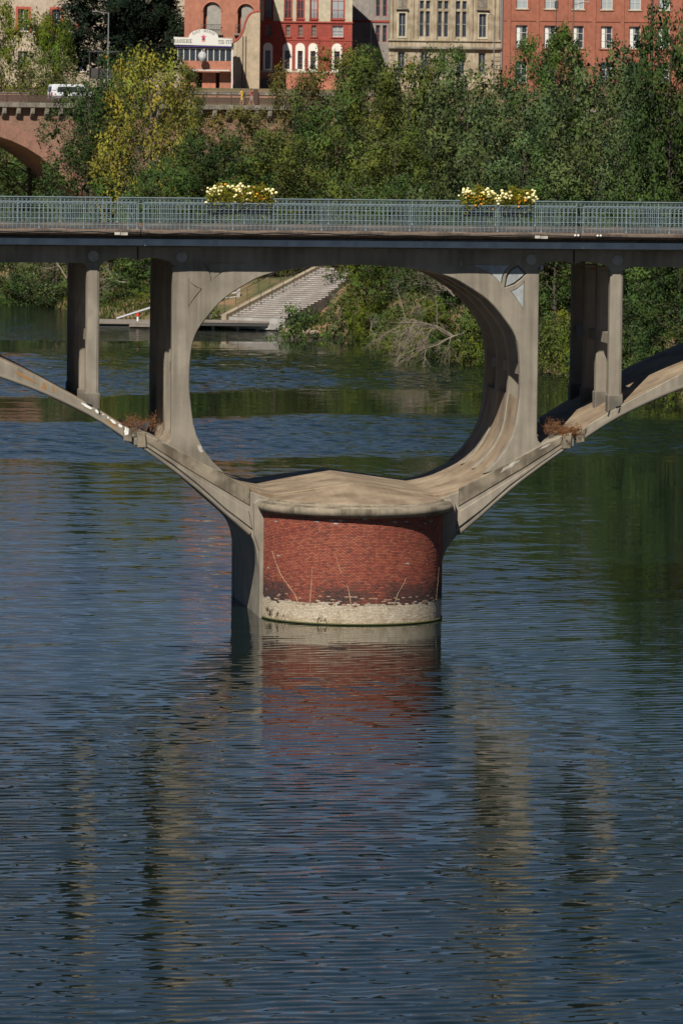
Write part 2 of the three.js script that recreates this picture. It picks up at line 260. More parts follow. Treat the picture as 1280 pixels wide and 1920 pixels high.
// spandrel frames: four parallel ribs
const soffitArch = [[8.22, 13.34], [7.9, 13.44], [7.5, 13.43], [7.06, 13.34]];
const haunch = []; for (let a = -20; a >= -80; a -= 12) haunch.push([6.62 + 0.44 * Math.cos(a * Math.PI / 180), 13.5 + 0.44 * Math.sin(a * Math.PI / 180)]);
{
  const right = [[8.22, 13.92], ...soffitArch, ...haunch.slice(0, 4), [6.93, 13.14], [6.93, 6.86], [6.98, 6.66], [7.12, 6.5], [6.9, 6.35], [5.6, 5.6]];
  const inner = [...ovalFloor.slice(0, 7).reverse().map(([x, y]) => [x - 0.035, y + 0.035]), ...spline(ovalTop, 34)];
  const outerAll = [...right.slice().reverse().map(([x, y]) => [-x, y]), ...right];
  const ring = [...outerAll, ...inner, ...inner.slice().reverse().slice(1).map(([x, y]) => [-x, y])];
  const pan = [
    [[4.08, 13.3], [5.87, 13.3], [5.69, 13.08], [5.57, 12.84], [5.51, 12.55], [5.16, 12.83], [4.75, 13.09], [4.4, 13.24]],
    [[5.78, 12.32], [6.02, 12.42], [6.25, 12.58], [6.36, 12.76], [6.36, 11.58], [6.09, 11.92]],
    [[6.11, 13.28], [5.83, 13.12], [5.67, 12.84], [5.62, 12.43], [5.98, 12.56], [6.24, 12.76], [6.42, 12.96]]];
  const shrink = (poly, k) => { const c = poly.reduce((m, p) => [m[0] + p[0] / poly.length, m[1] + p[1] / poly.length], [0, 0]); return poly.map(([x, y]) => { const dx = x - c[0], dy = y - c[1], l = Math.hypot(dx, dy); return [c[0] + dx * (1 - k / l), c[1] + dy * (1 - k / l)]; }); };
    const flip = p => p.map(([x, y]) => [-x, y]).reverse();
  const holes = [pan[0], pan[1], pan[2], flip(pan[0]), flip(pan[1])];
  for (const [i, z] of [0, -2.6, -5.2, -7.76].entries()) {
    if (i === 0) {
      part('spandrel_frame', slab(ring, -0.44, -0.1), concrete, bridge);
      const face = part('frame_face', slab(ring, -0.1, 0, 0.035, holes), concrete, bridge);
      holes.forEach((h, k) => { part('panel_joint', slab(shrink(h, -0.02), -0.0995, -0.092), jointDirt, face); });
      holes.forEach((h, k) => part('spandrel_panel', slab(shrink(h, 0.06), -0.091, -0.015, 0.02), k < 3 ? bluePaint : concrete, face));
    } else part('spandrel_frame', slab(ring, z - 0.44, z, 0.03), concrete, bridge);
    for (const s of [-1, 1]) {
      // slender posts standing on the outer spans, with a foot and a round head
      for (const [px, py] of [[9.9, 7.9], [15.6, 10.5]]) {
        const x = s * px, col = part('post', mergeGeometries([slab([[x - 0.25, py], [x + 0.25, py], [x + 0.25, 13.2], [x - 0.25, 13.2]], z - 0.44, z - 0.02, 0.05), slab([[x - 0.16, py], [x + 0.16, py], [x + 0.16, 13.0], [x - 0.16, 13.0]], z - 0.05, z + 0.01, 0.01)]), concrete, bridge);
        part('post_foot', rbox(x - 0.29, x + 0.29, py - 0.15, py + 0.5, z - 0.48, z + 0.035, 0.03), darkConcrete, col);
        if (i < 3) part('strut', box(x - 0.16, x + 0.16, py + 2.42, py + 2.82, z - 2.2, z - 0.43), concrete, bridge);
        if (i === 0) { const h = new THREE.CylinderGeometry(0.45, 0.45, 0.44, 32); h.rotateX(Math.PI / 2); h.translate(x, 13.5, -0.215); part('post_head', boxUV(h), concrete, col); }
      }
      if (i < 3) part('strut', box(s * 6.6 - 0.18, s * 6.6 + 0.18, 9.1, 9.5, z - 2.2, z - 0.43), concrete, bridge);
      // edge beam of the outer span
      const bm = [[8.27, 13.92], [8.27, 13.34], [8.6, 13.44], [9.0, 13.43], [9.46, 13.3], [10.4, 13.24], [80, 13.24], [80, 13.92]].map(([x, y]) => [s * x, y]);
      part('span_beam', slab(bm, z - 0.43, z - 0.012, 0.02), concrete, bridge);
      if (i === 0) for (const px of [6.6, 9.9]) { const d = new THREE.CylinderGeometry(0.2, 0.215, 0.07, 32); d.rotateX(Math.PI / 2); d.translate(s * px, 13.5, 0.03); part('roundel', boxUV(d), limeGrey, bridge); }
    }
  }
}
// deck
{
  part('deck_slab', box(-80, 80, 13.925, 14.24, BACK - 0.6, 0.55), darkConcrete, bridge);
  part('cornice', slab([[0, 13.86], [0.22, 13.86], [0.3, 13.93], [0, 13.93]].map(([a, b]) => [a, b]), -30, 30).rotateY(Math.PI / 2).scale(1, 1, 1).translate(0, 0, 0.27), darkConcrete, bridge);
  for (const zf of [1, -1]) {
    const z = zf > 0 ? 0 : BACK, e = v => z + zf * v;
    const segs = [[-80, -8.28], [-8.22, 8.22], [8.28, 80]];
    for (const [a, b] of segs) {
      const k = new THREE.Shape(); k.moveTo(0.2, 14.25); k.lineTo(0.72, 14.25); k.lineTo(1.02, 14.31); k.quadraticCurveTo(1.2, 14.33, 1.22, 14.38); k.lineTo(1.22, 14.47); k.quadraticCurveTo(1.2, 14.535, 1.1, 14.545); k.lineTo(0.2, 14.55); k.closePath();
      const g = new THREE.ExtrudeGeometry(k, { depth: b - a, bevelEnabled: false, curveSegments: 6 }); g.rotateY(-Math.PI / 2); g.scale(1, 1, zf); // profile x -> world z
      g.translate(b, 0, z); part('kerb', boxUV(zf < 0 ? flipWinding(g) : g), kerbStone, bridge);
    }
    let n = 0; for (let x = -29; x < 29; x += 2.62) { if (Math.abs(x) < 24) { const du = part('cable_duct', rbox(x + 0.012, x + 2.608, 13.93, 14.175, Math.min(e(0.55), e(0.82)), Math.max(e(0.55), e(0.82)), 0.015), blueDuct, bridge); if (zf > 0) part('duct_clamp', rbox(x - 0.09, x + 0.09, 13.925, 14.18, 0.815, 0.832, 0.004), std([0.36, 0.42, 0.49], 0.6), du); } n++; }
  }
  part('roadway', box(-80, 80, 14.25, 14.42, BACK - 0.2, 0.2), std([0.06, 0.06, 0.062], 0.95), bridge);
}
function flipWinding(g) { g = g.index ? g.toNonIndexed() : g; const p = g.attributes.position.array; for (let i = 0; i < p.length; i += 9) for (let k = 0; k < 3; k++) { const t = p[i + 3 + k]; p[i + 3 + k] = p[i + 6 + k]; p[i + 6 + k] = t; } g.computeVertexNormals(); return g; }
// pier: capstone, brick nose, concrete shoulders
{
  const prof = [...Array.from({ length: 18 }, (_, i) => [0.02 + 3.28 * i / 17, 5.04 - 0.54 * i / 17]), [3.36, 4.43], [3.3, 4.1]].map(p => new THREE.Vector2(...p));
  for (const [turn, z] of [[0, 0.03], [Math.PI, BACK - 0.03]]) {
    const g = new THREE.LatheGeometry(prof, 72, -Math.PI / 2, Math.PI); g.rotateY(turn); g.translate(0, 0, z);
    const r = rng(3), p = g.attributes.position; for (let i = 0; i < p.count; i++) { const n = fbm(p.getX(i) * 1.1 + 9, p.getZ(i) * 1.1, 4) - 0.5, m = fbm(p.getX(i) * 5 + 3, p.getZ(i) * 5, 2) - 0.5; p.setY(i, p.getY(i) + n * 0.05 + m * 0.02); } g.computeVertexNormals();
    part('capstone', boxUV(g), tanConcrete, bridge);
    const rim = new THREE.LatheGeometry([[3.3, 4.5], [3.37, 4.46], [3.4, 4.40], [3.54, 4.40], [3.64, 4.35], [3.7, 4.26], [3.71, 4.17], [3.66, 4.07], [3.54, 4.0], [3.35, 3.97]].map(p => new THREE.Vector2(...p)), 56, -Math.PI / 2, Math.PI); rim.rotateY(turn); rim.translate(0, 0, z);
    part('capstone_rim', boxUV(rim), mossyConcrete, bridge);
  }
  for (const s of [-1, 1]) for (const [z0, z1] of [[-0.2, 0.34], [BACK - 0.34, BACK + 0.2]])
    part('pier_shoulder', slab((s < 0 ? [[3.2, -2], [3.58, -2], [3.6, 2.5], [3.8, 3.1], [3.84, 4.3], [3.66, 4.46], [3.2, 4.46]] : [[3.0, 2.4], [3.36, 2.4], [3.66, 2.9], [3.8, 3.3], [3.8, 4.3], [3.66, 4.46], [3.0, 4.46]]).map(([x, y]) => [s * x, y]), z0, z1, 0.03), concrete, bridge);
  const R = 3.4, PXO = -0.08, mortar = mineral([0.40, 0.33, 0.26], [0.24, 0.19, 0.15], { size: 1.2, blotch: 0.8, streak: 0, bump: 0.006, seed: 60 });
  const core = new THREE.CylinderGeometry(R - 0.012, R - 0.012, 6, 96, 1, true, -Math.PI / 2, Math.PI); core.translate(0, 1, 0.02);
  const drum = part('brick_nose', boxUV(core), mortar, bridge); drum.position.x = PXO;
  const coat = new THREE.CylinderGeometry(R - 0.007, R - 0.007, 2.8, 96, 1, true, -Math.PI / 2, Math.PI); coat.translate(0, -0.68, 0.02); part('lime_coat', boxUV(coat), mineral([0.72, 0.62, 0.48], [0.50, 0.40, 0.28], { size: 1.6, blotch: 0.9, streak: 0.3, bump: 0.012, seed: 66 }), drum);
  const core2 = core.clone(); core2.rotateY(Math.PI); core2.translate(0, 0, BACK); part('rear_nose', boxUV(core2), darkConcrete, bridge).position.x = PXO;
  const r = rng(101), CH = 0.0577, BL = 0.166, n = Math.floor(R * Math.PI * 0.955 / BL), all = [];
  const grainTex = mineral([1, 1, 1], [0.72, 0.68, 0.66], { size: 0.35, blotch: 0.9, streak: 0, grain: 0.22, bump: 0.006, px: 256, seed: 71 });
  const tint = c => { const m = grainTex.clone(); m.color = new THREE.Color().setRGB(...c); return m; };
  const RED = [[0.50, 0.115, 0.07], [0.54, 0.14, 0.08], [0.46, 0.105, 0.068], [0.38, 0.088, 0.065], [0.56, 0.17, 0.10], [0.47, 0.13, 0.085]];
  const SOOT = [0.25, 0.45, 0.62, 0.78, 0.92].map(f => [lerp(0.46, 0.05, f), lerp(0.11, 0.045, f), lerp(0.07, 0.048, f)]), DUST = [[0.56, 0.30, 0.21], [0.60, 0.38, 0.28]], LIME = [[0.74, 0.64, 0.50], [0.80, 0.72, 0.60], [0.62, 0.50, 0.35], [0.70, 0.58, 0.43], [0.52, 0.41, 0.28]], WHITE = [[0.62, 0.64, 0.68]];
  const mats = { red: RED.map(tint), soot: SOOT.map(tint), lime: LIME.map(tint), white: WHITE.map(tint), dust: DUST.map(tint) }, cols = { red: RED, soot: SOOT, lime: LIME, white: WHITE, dust: DUST };
  const bg = boxUV(new RoundedBoxGeometry(BL - 0.013, CH - 0.012, 0.07, 1, 0.004)), hg = boxUV(new RoundedBoxGeometry(BL * 0.5 - 0.013, CH - 0.012, 0.07, 1, 0.004));
  for (let c = -4; c < 69; c++) for (let i = 0; i < n; i++) {
    const y = (c + 0.5) * CH, th = ((i + 0.5 + (c & 1) * 0.5 - n / 2) * BL) / R; if (Math.abs(th) > 1.47) continue;
    const edge = 0.79 + (fbm(th * 6 + 20, 3, 3) - 0.5) * 0.16 + (r() - 0.5) * 0.16;
    const sootN = fbm(th * 2.6 + 7, y * 0.9 + 4, 3), sootP = (0.25 + 0.75 * smooth(0.3, 0.68, sootN)) * Math.pow(smooth(2.2, 0.8, y), 1.2) * 0.95;
    let k = 'red'; if (y < edge) k = 'lime'; else if (y < edge + 0.3 && r() < 0.14) k = 'dust'; else if (sootP + (r() - 0.5) * 0.55 > 0.2) k = 'soot'; else if (y > 3.7 && r() < 0.05 || r() < 0.0022) k = 'white';
    let v = Math.floor(r() * cols[k].length); if (k === 'soot') v = clamp(Math.floor((sootP * 0.95 + (r() - 0.5) * 0.5) * 5), 0, 4); if (k === 'lime') v = y < 0.22 ? 2 + Math.floor(r() * 3) : (r() < 0.75 ? Math.floor(r() * 2) : 3); if (k === 'red' && fbm(th * 3, y * 2, 2) > 0.55 && r() < 0.5) v = 1 + 3 * Math.floor(r() * 2);
    const short = false, rad = R - (k === 'lime' ? 0.0405 : 0.03) + (r() - 0.5) * 0.006;
    const m = new THREE.Matrix4().makeRotationFromEuler(new THREE.Euler(0, th, (r() - 0.5) * 0.006, 'YXZ')); m.setPosition(Math.sin(th) * rad, y + (r() - 0.5) * 0.003, Math.cos(th) * rad + 0.02);
    all.push({ m, k, v, short, rank: Math.abs(th + 0.15) + Math.abs(y - 2.6) * 0.09 + (short ? 0.5 : 0) });
  }
  all.sort((a, b) => a.rank - b.rank);
  all.slice(0, 296).forEach(b => { const me = part('brick', b.short ? hg : bg, mats[b.k][b.v], drum); me.applyMatrix4(b.m); });
  const rest = all.slice(296).map(b => { const g = strip(b.short ? hg : bg, ['position', 'normal', 'uv']).applyMatrix4(b.m), c = cols[b.k][b.v], a = new Float32Array(g.attributes.position.count * 3), f = 0.9 + 0.2 * r(); for (let i = 0; i < a.length; i++) a[i] = c[i % 3] * f; g.setAttribute('color', new THREE.BufferAttribute(a, 3)); const o = r() * 5, uv = g.attributes.uv; for (let i = 0; i < uv.count; i++) uv.setX(i, uv.getX(i) + o); return g; });
  const rm = grainTex.clone(); rm.vertexColors = true; const bw = part('brickwork', merge(rest), rm, drum); bw.userData.kind = 'stuff';
  // sandy mortar smeared along old cracks
  const repair = mineral([0.60, 0.44, 0.27], [0.46, 0.31, 0.18], { size: 0.5, blotch: 0.8, streak: 0, bump: 0.01, px: 256, seed: 83 });
  const onDrum = (th, y) => [Math.sin(th) * (R + 0.012), y, Math.cos(th) * (R + 0.012) + 0.02];
  for (const path of [[[-1.19, 2.6, 0.008], [-1.12, 2.2, 0.012], [-1.02, 1.75, 0.02], [-0.9, 1.4, 0.024], [-0.8, 1.05, 0.022], [-0.75, 0.74, 0.014]], [[-0.585, 2.1, 0.006], [-0.59, 1.6, 0.012], [-0.60, 1.2, 0.018], [-0.605, 0.76, 0.009]], [[-0.32, 2.65, 0.005], [-0.29, 2.3, 0.008], [-0.26, 2.0, 0.01], [-0.235, 1.85, 0.006]], [[-0.19, 1.55, 0.008], [-0.17, 1.3, 0.014], [-0.155, 1.0, 0.022], [-0.135, 0.74, 0.011]], [[0.5, 1.75, 0.006], [0.46, 1.5, 0.009], [0.395, 1.2, 0.012], [0.36, 0.9, 0.014], [0.35, 0.72, 0.01]], [[1.14, 2.0, 0.005], [1.1, 1.4, 0.011], [1.06, 0.78, 0.01]]]) {
    const P = [], I = [], rr = rng(Math.round(path[0][0] * 1000) + 5000), K = 26; // ragged ribbon with a raised spine
    for (let q = 0; q <= K; q++) { const t = q / K * (path.length - 1), i = Math.min(path.length - 2, Math.floor(t)), f = t - i, a = path[i], b = path[i + 1]; const th = lerp(a[0], b[0], f) + (rr() - 0.5) * 0.006, y = lerp(a[1], b[1], f), wd = lerp(a[2], b[2], f) * (0.7 + 0.9 * rr()); for (const [o, h] of [[-1, -0.012], [0, 0.006], [1, -0.012]]) { const rad = R + 0.014 + h, tt = th + o * wd / R * 1.2; P.push(Math.sin(tt) * rad, y, Math.cos(tt) * rad + 0.02); } if (q) { const k = q * 3; for (const o of [0, 1]) I.push(k - 3 + o, k + o, k - 2 + o, k - 2 + o, k + o, k + 1 + o); } }
    const g = new THREE.BufferGeometry(); g.setAttribute('position', new THREE.Float32BufferAttribute(P, 3)); g.setIndex(I); g.computeVertexNormals(); part('crack_repair', boxUV(g), repair, drum);
  }
  { // dry water moss clinging to the lime band
    const L = new Leaves(), q = rng(95); for (const [th, y, n] of [[-1.3, 0.42, 40], [-1.22, 0.36, 34], [-1.26, 0.22, 24], [-1.08, 0.3, 20], [-0.98, 0.24, 10], [-0.5, 0.2, 14], [-0.42, 0.24, 10]]) for (let i = 0; i < n; i++) { const t = th + gauss(q) * 0.022, rad = R + 0.008; L.add(V(Math.sin(t) * rad, y + gauss(q) * 0.05, Math.cos(t) * rad + 0.02), V(gauss(q) * 0.3, -1, gauss(q) * 0.3).normalize(), V(Math.sin(t), 0.2, Math.cos(t)), 0.07 + 0.05 * q(), 0.03, [1, 0.9 + 0.2 * q(), 1]); }
    part('dry_moss', L.geo(), leafMat([0.13, 0.095, 0.05], 0), drum).userData.kind = 'stuff';
  }
  // algae line at the water
  const al = new THREE.TorusGeometry(R + 0.005, 0.035, 6, 80, Math.PI); al.rotateX(-Math.PI / 2); al.rotateY(Math.PI); al.translate(0, 0.045, 0.02); part('algae_line', al, std([0.07, 0.075, 0.02], 0.9), drum);
}
// splashes of white paint and patches of lime on the arm edges
function splash(cx, cy, z, rx, ry, rot, mat, parent, seed, name = 'paint_splash') {
  const r = rng(seed), pts = [], k = 14; for (let i = 0; i < k; i++) { const a = i / k * 6.2832, f = 0.62 + 0.6 * r(), x = Math.cos(a) * rx * f, y = Math.sin(a) * ry * f; pts.push([cx + x * Math.cos(rot) - y * Math.sin(rot), cy + x * Math.sin(rot) + y * Math.cos(rot)]); }
  return part(name, slab(pts, z - 0.006, z + 0.004), mat, parent);
}
const whiteDab = std([0.80, 0.79, 0.76], 0.8);
[[-10.1, 7.93, .26, .045, -.5], [-9.72, 7.74, .1, .05, -.9], [-9.5, 7.62, .035, .025, 0], [-9.3, 7.5, .05, .03, -.6], [-9.12, 7.36, .15, .055, -.62], [-8.85, 7.2, .1, .05, -.7], [-8.63, 7.0, .08, .17, 0]].forEach(([x, y, a, b, t], i) => splash(x, y - 0.02, i === 6 ? 0.155 : 0.066, a, b, t, whiteDab, bridge, 200 + i));
[[5.9, 5.72, .42, .07, .55], [7.25, 6.46, .26, .04, .45], [-5.85, 6.35, .07, .2, .5], [-6.6, 6.02, .07, .05, 0], [7.02, 13.18, .07, .12, 0], [3.95, 13.32, .025, .13, 0]].forEach(([x, y, a, b, t], i) => splash(x, y, i < 2 ? 0.104 : 0.004, a, b, t, i < 4 ? limewash : bluePaint, bridge, 300 + i, 'lime_patch'));
[[-11.7, 8.62, .1, .2, 0], [-11.35, 8.5, .05, .14, 0], [-9.2, 7.24, .3, .07, -.6], [-12.4, 8.98, .5, .05, -.48]].forEach(([x, y, a, b, t], i) => splash(x, y, 0.064, a, b, t, rustStain, bridge, 320 + i, 'rust_stain'));

// ------------------------------------------------------------------ things fixed to the deck edge
const ironBlue = mineral([0.26, 0.345, 0.385], [0.20, 0.27, 0.305], { size: 1.5, blotch: 0.7, streak: 0.2, grain: 0.05, bump: 0.001, rough: 0.5, seed: 90, px: 256 });
function railing(x0, x1, z, label) {
  const t = thing('bridge_railing', label, 'railing', [BX, 14.52, z], 0, 'iron railings along the deck edges');
  const L = x1 - x0, n = Math.round(L / 0.166), st = L / n, top = 1.0;
  part('top_rail', rbox(x0, x1, top - 0.022, top + 0.022, -0.04, 0.04, 0.015), ironBlue, t);
  for (const y of [0.775, 0.40, 0.185]) part('cross_rail', box(x0, x1, y - 0.013, y + 0.013, -0.014, 0.014), ironBlue, t);
  const bg = boxUV(new THREE.CylinderGeometry(0.0155, 0.0155, top - 0.02, 8)), pg = merge([boxUV(new THREE.CylinderGeometry(0.026, 0.03, top, 8)), boxUV(new THREE.SphereGeometry(0.042, 8, 6)).translate(0, 0.24, 0), boxUV(new THREE.SphereGeometry(0.042, 8, 6)).translate(0, -0.12, 0), boxUV(new THREE.CylinderGeometry(0.04, 0.05, 0.1, 8)).translate(0, -0.46, 0)]);
  const sc = [], ring = new THREE.TorusGeometry(0.046, 0.0065, 4, 12);
  for (let i = 0; i <= n; i++) {
    const x = x0 + i * st, post = i % 10 === 0 || i === n;
    const m = part(post ? 'rail_post' : 'baluster', post ? pg : bg, ironBlue, t); m.position.set(x, top / 2 - (post ? 0 : 0.01), 0);
    if (i < n) for (const y of [0.89, 0.29]) { sc.push(ring.clone().translate(x + st * 0.5, y, 0)); }
  }
  const s = part('scrollwork', merge(sc), ironBlue, t); s.userData.kind = 'stuff';
}
for (const [z, side] of [[1.0, 'near'], [-9.2, 'far']]) {
  railing(-18.6, -8.38, z, `blue-grey iron railing on the ${side} deck edge, left of the left expansion joint`);
  railing(-8.12, 8.12, z, `long blue-grey iron railing on the ${side} deck edge between the two expansion joints`);
  railing(8.38, 18.6, z, `blue-grey iron railing on the ${side} deck edge, right of the right expansion joint`);
}
{ // black cable looped along the kerb
  const P = []; for (let x = -16; x <= 16; x += 0.85) P.push([x + BX, 14.445 - 0.05 * Math.abs(Math.sin(x * 1.9)) - 0.02 * Math.sin(x * 0.7), 1.232]);
  const o = part(numbered('power_cable'), tube(P, 0.013, 160, 5), black, scene); tag(o, 'thin black cable clipped in shallow loops along the near kerb', 'cable');
}
for (const [x, lab] of [[-9.1, 'white two-part plate on the near kerb left of the oval opening'], [6.65, 'white two-part plate on the near kerb above the right spandrel']]) {
  const t = thing('joint_plate', lab, 'plate', [x, 14.37, 1.225], 0, 'white plates on the kerb'); part('plate', rbox(-0.24, -0.03, -0.05, 0.055, 0, 0.03, 0.008), limewash, t); part('plate', rbox(-0.01, 0.25, -0.06, 0.045, 0, 0.035, 0.008), limewash, t);
}
[[8.0, 'left'], [8.85, 'right']].forEach(([x, s]) => { const t = thing('sensor_box', `pair of tiny white sensor pods on the near kerb ${s} of the right joint`, 'sensor', [x, 14.44, 1.225]); for (const k of [-0.06, 0.06]) part('sensor_pod', new THREE.SphereGeometry(0.045, 10, 8).translate(k, 0, 0.02), whiteDab, t); });
// ------------------------------------------------------------------ planters on the near railing
const boxMat = std([0.025, 0.035, 0.045], 0.6), petalCream = std([0.95, 0.84, 0.42], 0.8), petalOrange = std([0.85, 0.33, 0.015], 0.8), petalYellow = std([0.80, 0.55, 0.03], 0.8);
const bushGreen = leafMat([0.27, 0.31, 0.04], 0.3);
function planter(x, seed, whites, oranges, yellows, label) {
  const r = rng(seed), t = thing('flower_planter', label, 'planter', [x, 15.2, 0.74], 0, 'flower boxes hung on the near railing'); t.scale.set(1.12, 1.38, 1.2);
  const tr = slab([[-0.5, -0.06], [-0.55, 0.2], [-0.52, 0.2], [-0.48, -0.03], [0.48, -0.03], [0.52, 0.2], [0.55, 0.2], [0.5, -0.06]], -0.18, 0.18); part('trough', [tr, box(-0.5, 0.5, -0.05, 0.19, 0.16, 0.18), box(-0.5, 0.5, -0.05, 0.19, -0.18, -0.16), box(-0.48, 0.48, -0.02, 0.15, -0.15, 0.15)], boxMat, t);
  const hook = part('bracket', [bar([-0.4, 0.2, 0.18], [-0.4, 0.37, 0.26], 0.012), bar([0.4, 0.2, 0.18], [0.4, 0.37, 0.26], 0.012)], boxMat, t);
  const L = new Leaves(); for (let i = 0; i < 2800; i++) { const a = (r() * 2 - 1) * 0.54, hh = 0.2 + 0.50 * Math.pow(r(), 0.8) * (0.75 + 0.5 * fbm(a * 5 + seed, 1, 2)) * (1 - 1.6 * a * a), droop = r() < 0.12 ? -0.3 * r() : 0; const d = rdir(r); d.y = Math.abs(d.y) * 0.7; const k = 0.6 + 0.8 * r(); L.add(V(a, Math.max(hh + droop, -0.12), gauss(r) * 0.11 + (droop ? 0.16 : 0)), d.normalize(), rdir(r), 0.07 + 0.05 * r(), 0.028, [k * (0.9 + 0.5 * r()), k, k * 0.8]); }
  part('foliage', L.geo(), bushGreen, t).userData.kind = 'stuff';
  const heads = (spots, mat, rad, name) => { const g = []; for (const [cx, cy, sx, sy, n] of spots) for (let i = 0; i < n * 1.7; i++) { const px = cx + gauss(r) * sx, py = cy + gauss(r) * sy, pz = 0.02 + gauss(r) * 0.11; const s = new THREE.IcosahedronGeometry(rad * (0.8 + 0.4 * r()), 1); s.scale(1, 0.75, 1); s.translate(px, py, pz); g.push(s); } if (g.length) part(name, merge(g), mat, t).userData.kind = 'stuff'; };
  heads(whites, petalCream, 0.05, 'cream_blossoms'); heads(oranges, petalOrange, 0.038, 'orange_blossoms'); heads(yellows, petalYellow, 0.034, 'yellow_blossoms');
}
planter(-5.22, 11, [[-0.4, 0.52, 0.09, 0.09, 12], [-0.2, 0.6, 0.12, 0.04, 8], [-0.35, 0.33, 0.1, 0.07, 6], [0.3, 0.62, 0.15, 0.05, 14], [0.35, 0.35, 0.16, 0.08, 12]], [[0, 0.72, 0.05, 0.03, 1]], [[-0.25, 0.22, 0.12, 0.06, 6]], 'planter of cream flowers on the near railing, leftmost of four');
planter(-4.02, 12, [[-0.4, 0.52, 0.12, 0.09, 14], [-0.3, 0.35, 0.1, 0.06, 5], [0.35, 0.56, 0.12, 0.04, 10], [0.52, 0.42, 0.05, 0.09, 9]], [[0.0, 0.42, 0.18, 0.09, 22], [0.1, 0.2, 0.2, 0.07, 7]], [[0.1, 0.5, 0.1, 0.05, 5]], 'planter with a clump of orange blooms between cream ones, left pair, nearer the middle');
planter(4.35, 13, [[-0.42, 0.5, 0.1, 0.1, 16], [0.35, 0.56, 0.14, 0.06, 18], [0.5, 0.38, 0.05, 0.1, 7]], [[0, 0.4, 0.18, 0.09, 16], [0.1, 0.25, 0.2, 0.05, 6]], [[0, 0.5, 0.16, 0.06, 8]], 'planter mixing orange and cream flowers, left box of the right-hand pair');
planter(5.8, 14, [[-0.4, 0.46, 0.12, 0.08, 20], [0.42, 0.5, 0.1, 0.07, 16], [0.5, 0.36, 0.05, 0.08, 8]], [[0.05, 0.36, 0.2, 0.1, 18]], [[0.1, 0.48, 0.16, 0.05, 6]], 'planter of cream and orange flowers, rightmost of four on the near railing');

// dry weeds rooted in the half joints
function dryShrub(pos, h, wd, seed, label, lean, bushy) {
  const r = rng(seed), t = thing('dry_shrub', label, 'dry weed', pos), tw = [], L = new Leaves();
  for (let i = 0; i < 46; i++) { const d = V(gauss(r) * 0.5 + lean, 0.45 + r() * 0.6, gauss(r) * 0.3).normalize(), len = h * (0.4 + 0.7 * r()), a = V(gauss(r) * wd * 0.5, 0, gauss(r) * 0.25), b = a.clone().addScaledVector(d, len); tw.push(bar(a.toArray(), b.toArray(), 0.009, 4, 0.004)); for (let k = 0; k < 4; k++) { const q = a.clone().lerp(b, 0.3 + 0.7 * r()), e = rdir(r).multiplyScalar(0.12 + 0.14 * r()); e.y = Math.abs(e.y); tw.push(bar(q.toArray(), q.clone().add(e).toArray(), 0.005, 3, 0.003)); for (let j = 0; j < bushy; j++) { const m = 0.6 + 0.7 * r(); L.add(q.clone().addScaledVector(e, 0.4 + r()), rdir(r), rdir(r), 0.06 + 0.05 * r(), 0.018, [m, m * (0.85 + 0.3 * r()), m]); } } }
  part('stems', merge(tw), std([0.20, 0.11, 0.07], 0.9), t); part('dead_leaves', L.geo(), leafMat([0.36, 0.16, 0.06], 0.2), t).userData.kind = 'stuff';
}
dryShrub([-8.25, 6.95, -0.35], 0.62, 0.75, 401, 'rust-brown dry weeds growing from the left hinge of the bridge', -0.15, 5);
dryShrub([7.65, 6.86, -0.7], 0.5, 0.5, 402, 'upright dry red weeds behind the right hinge of the bridge', -0.1, 4);
dryShrub([8.1, 6.8, -0.1], 0.3, 0.4, 403, 'straw-coloured dry grass clump spilling from the right hinge gap', 0.2, 9);

// ------------------------------------------------------------------ trees
const bark = mineral([0.17, 0.135, 0.10], [0.08, 0.065, 0.05], { size: 2, blotch: 0.9, streak: 0.9, bump: 0.03, px: 256, seed: 110 }), paleBark = mineral([0.34, 0.29, 0.23], [0.2, 0.165, 0.13], { size: 2, blotch: 0.9, streak: 0.9, bump: 0.02, px: 256, seed: 111 });
function limb(pts, r0, r1, sides = 6) { // tapered bent branch
  const c = new THREE.CatmullRomCurve3(pts), n = pts.length * 2, P = [], N = [], I = [], up = V(0.3, 0.1, 1).normalize();
  for (let i = 0; i <= n; i++) { const t = i / n, o = c.getPoint(t), d = c.getTangent(t), a = V().crossVectors(d, up).normalize(), b = V().crossVectors(d, a), R = lerp(r0, r1, t); for (let k = 0; k < sides; k++) { const q = k / sides * 6.2832, e = a.clone().multiplyScalar(Math.cos(q)).addScaledVector(b, Math.sin(q)); N.push(e.x, e.y, e.z); e.multiplyScalar(R).add(o); P.push(e.x, e.y, e.z); } }
  for (let i = 0; i < n; i++) for (let k = 0; k < sides; k++) { const a = i * sides + k, b = i * sides + (k + 1) % sides, e = a + sides, f = b + sides; I.push(a, b, e, b, f, e); }
  const g = new THREE.BufferGeometry(); g.setAttribute('position', new THREE.Float32BufferAttribute(P, 3)); g.setAttribute('normal', new THREE.Float32BufferAttribute(N, 3)); g.setIndex(I); return boxUV(g);
}
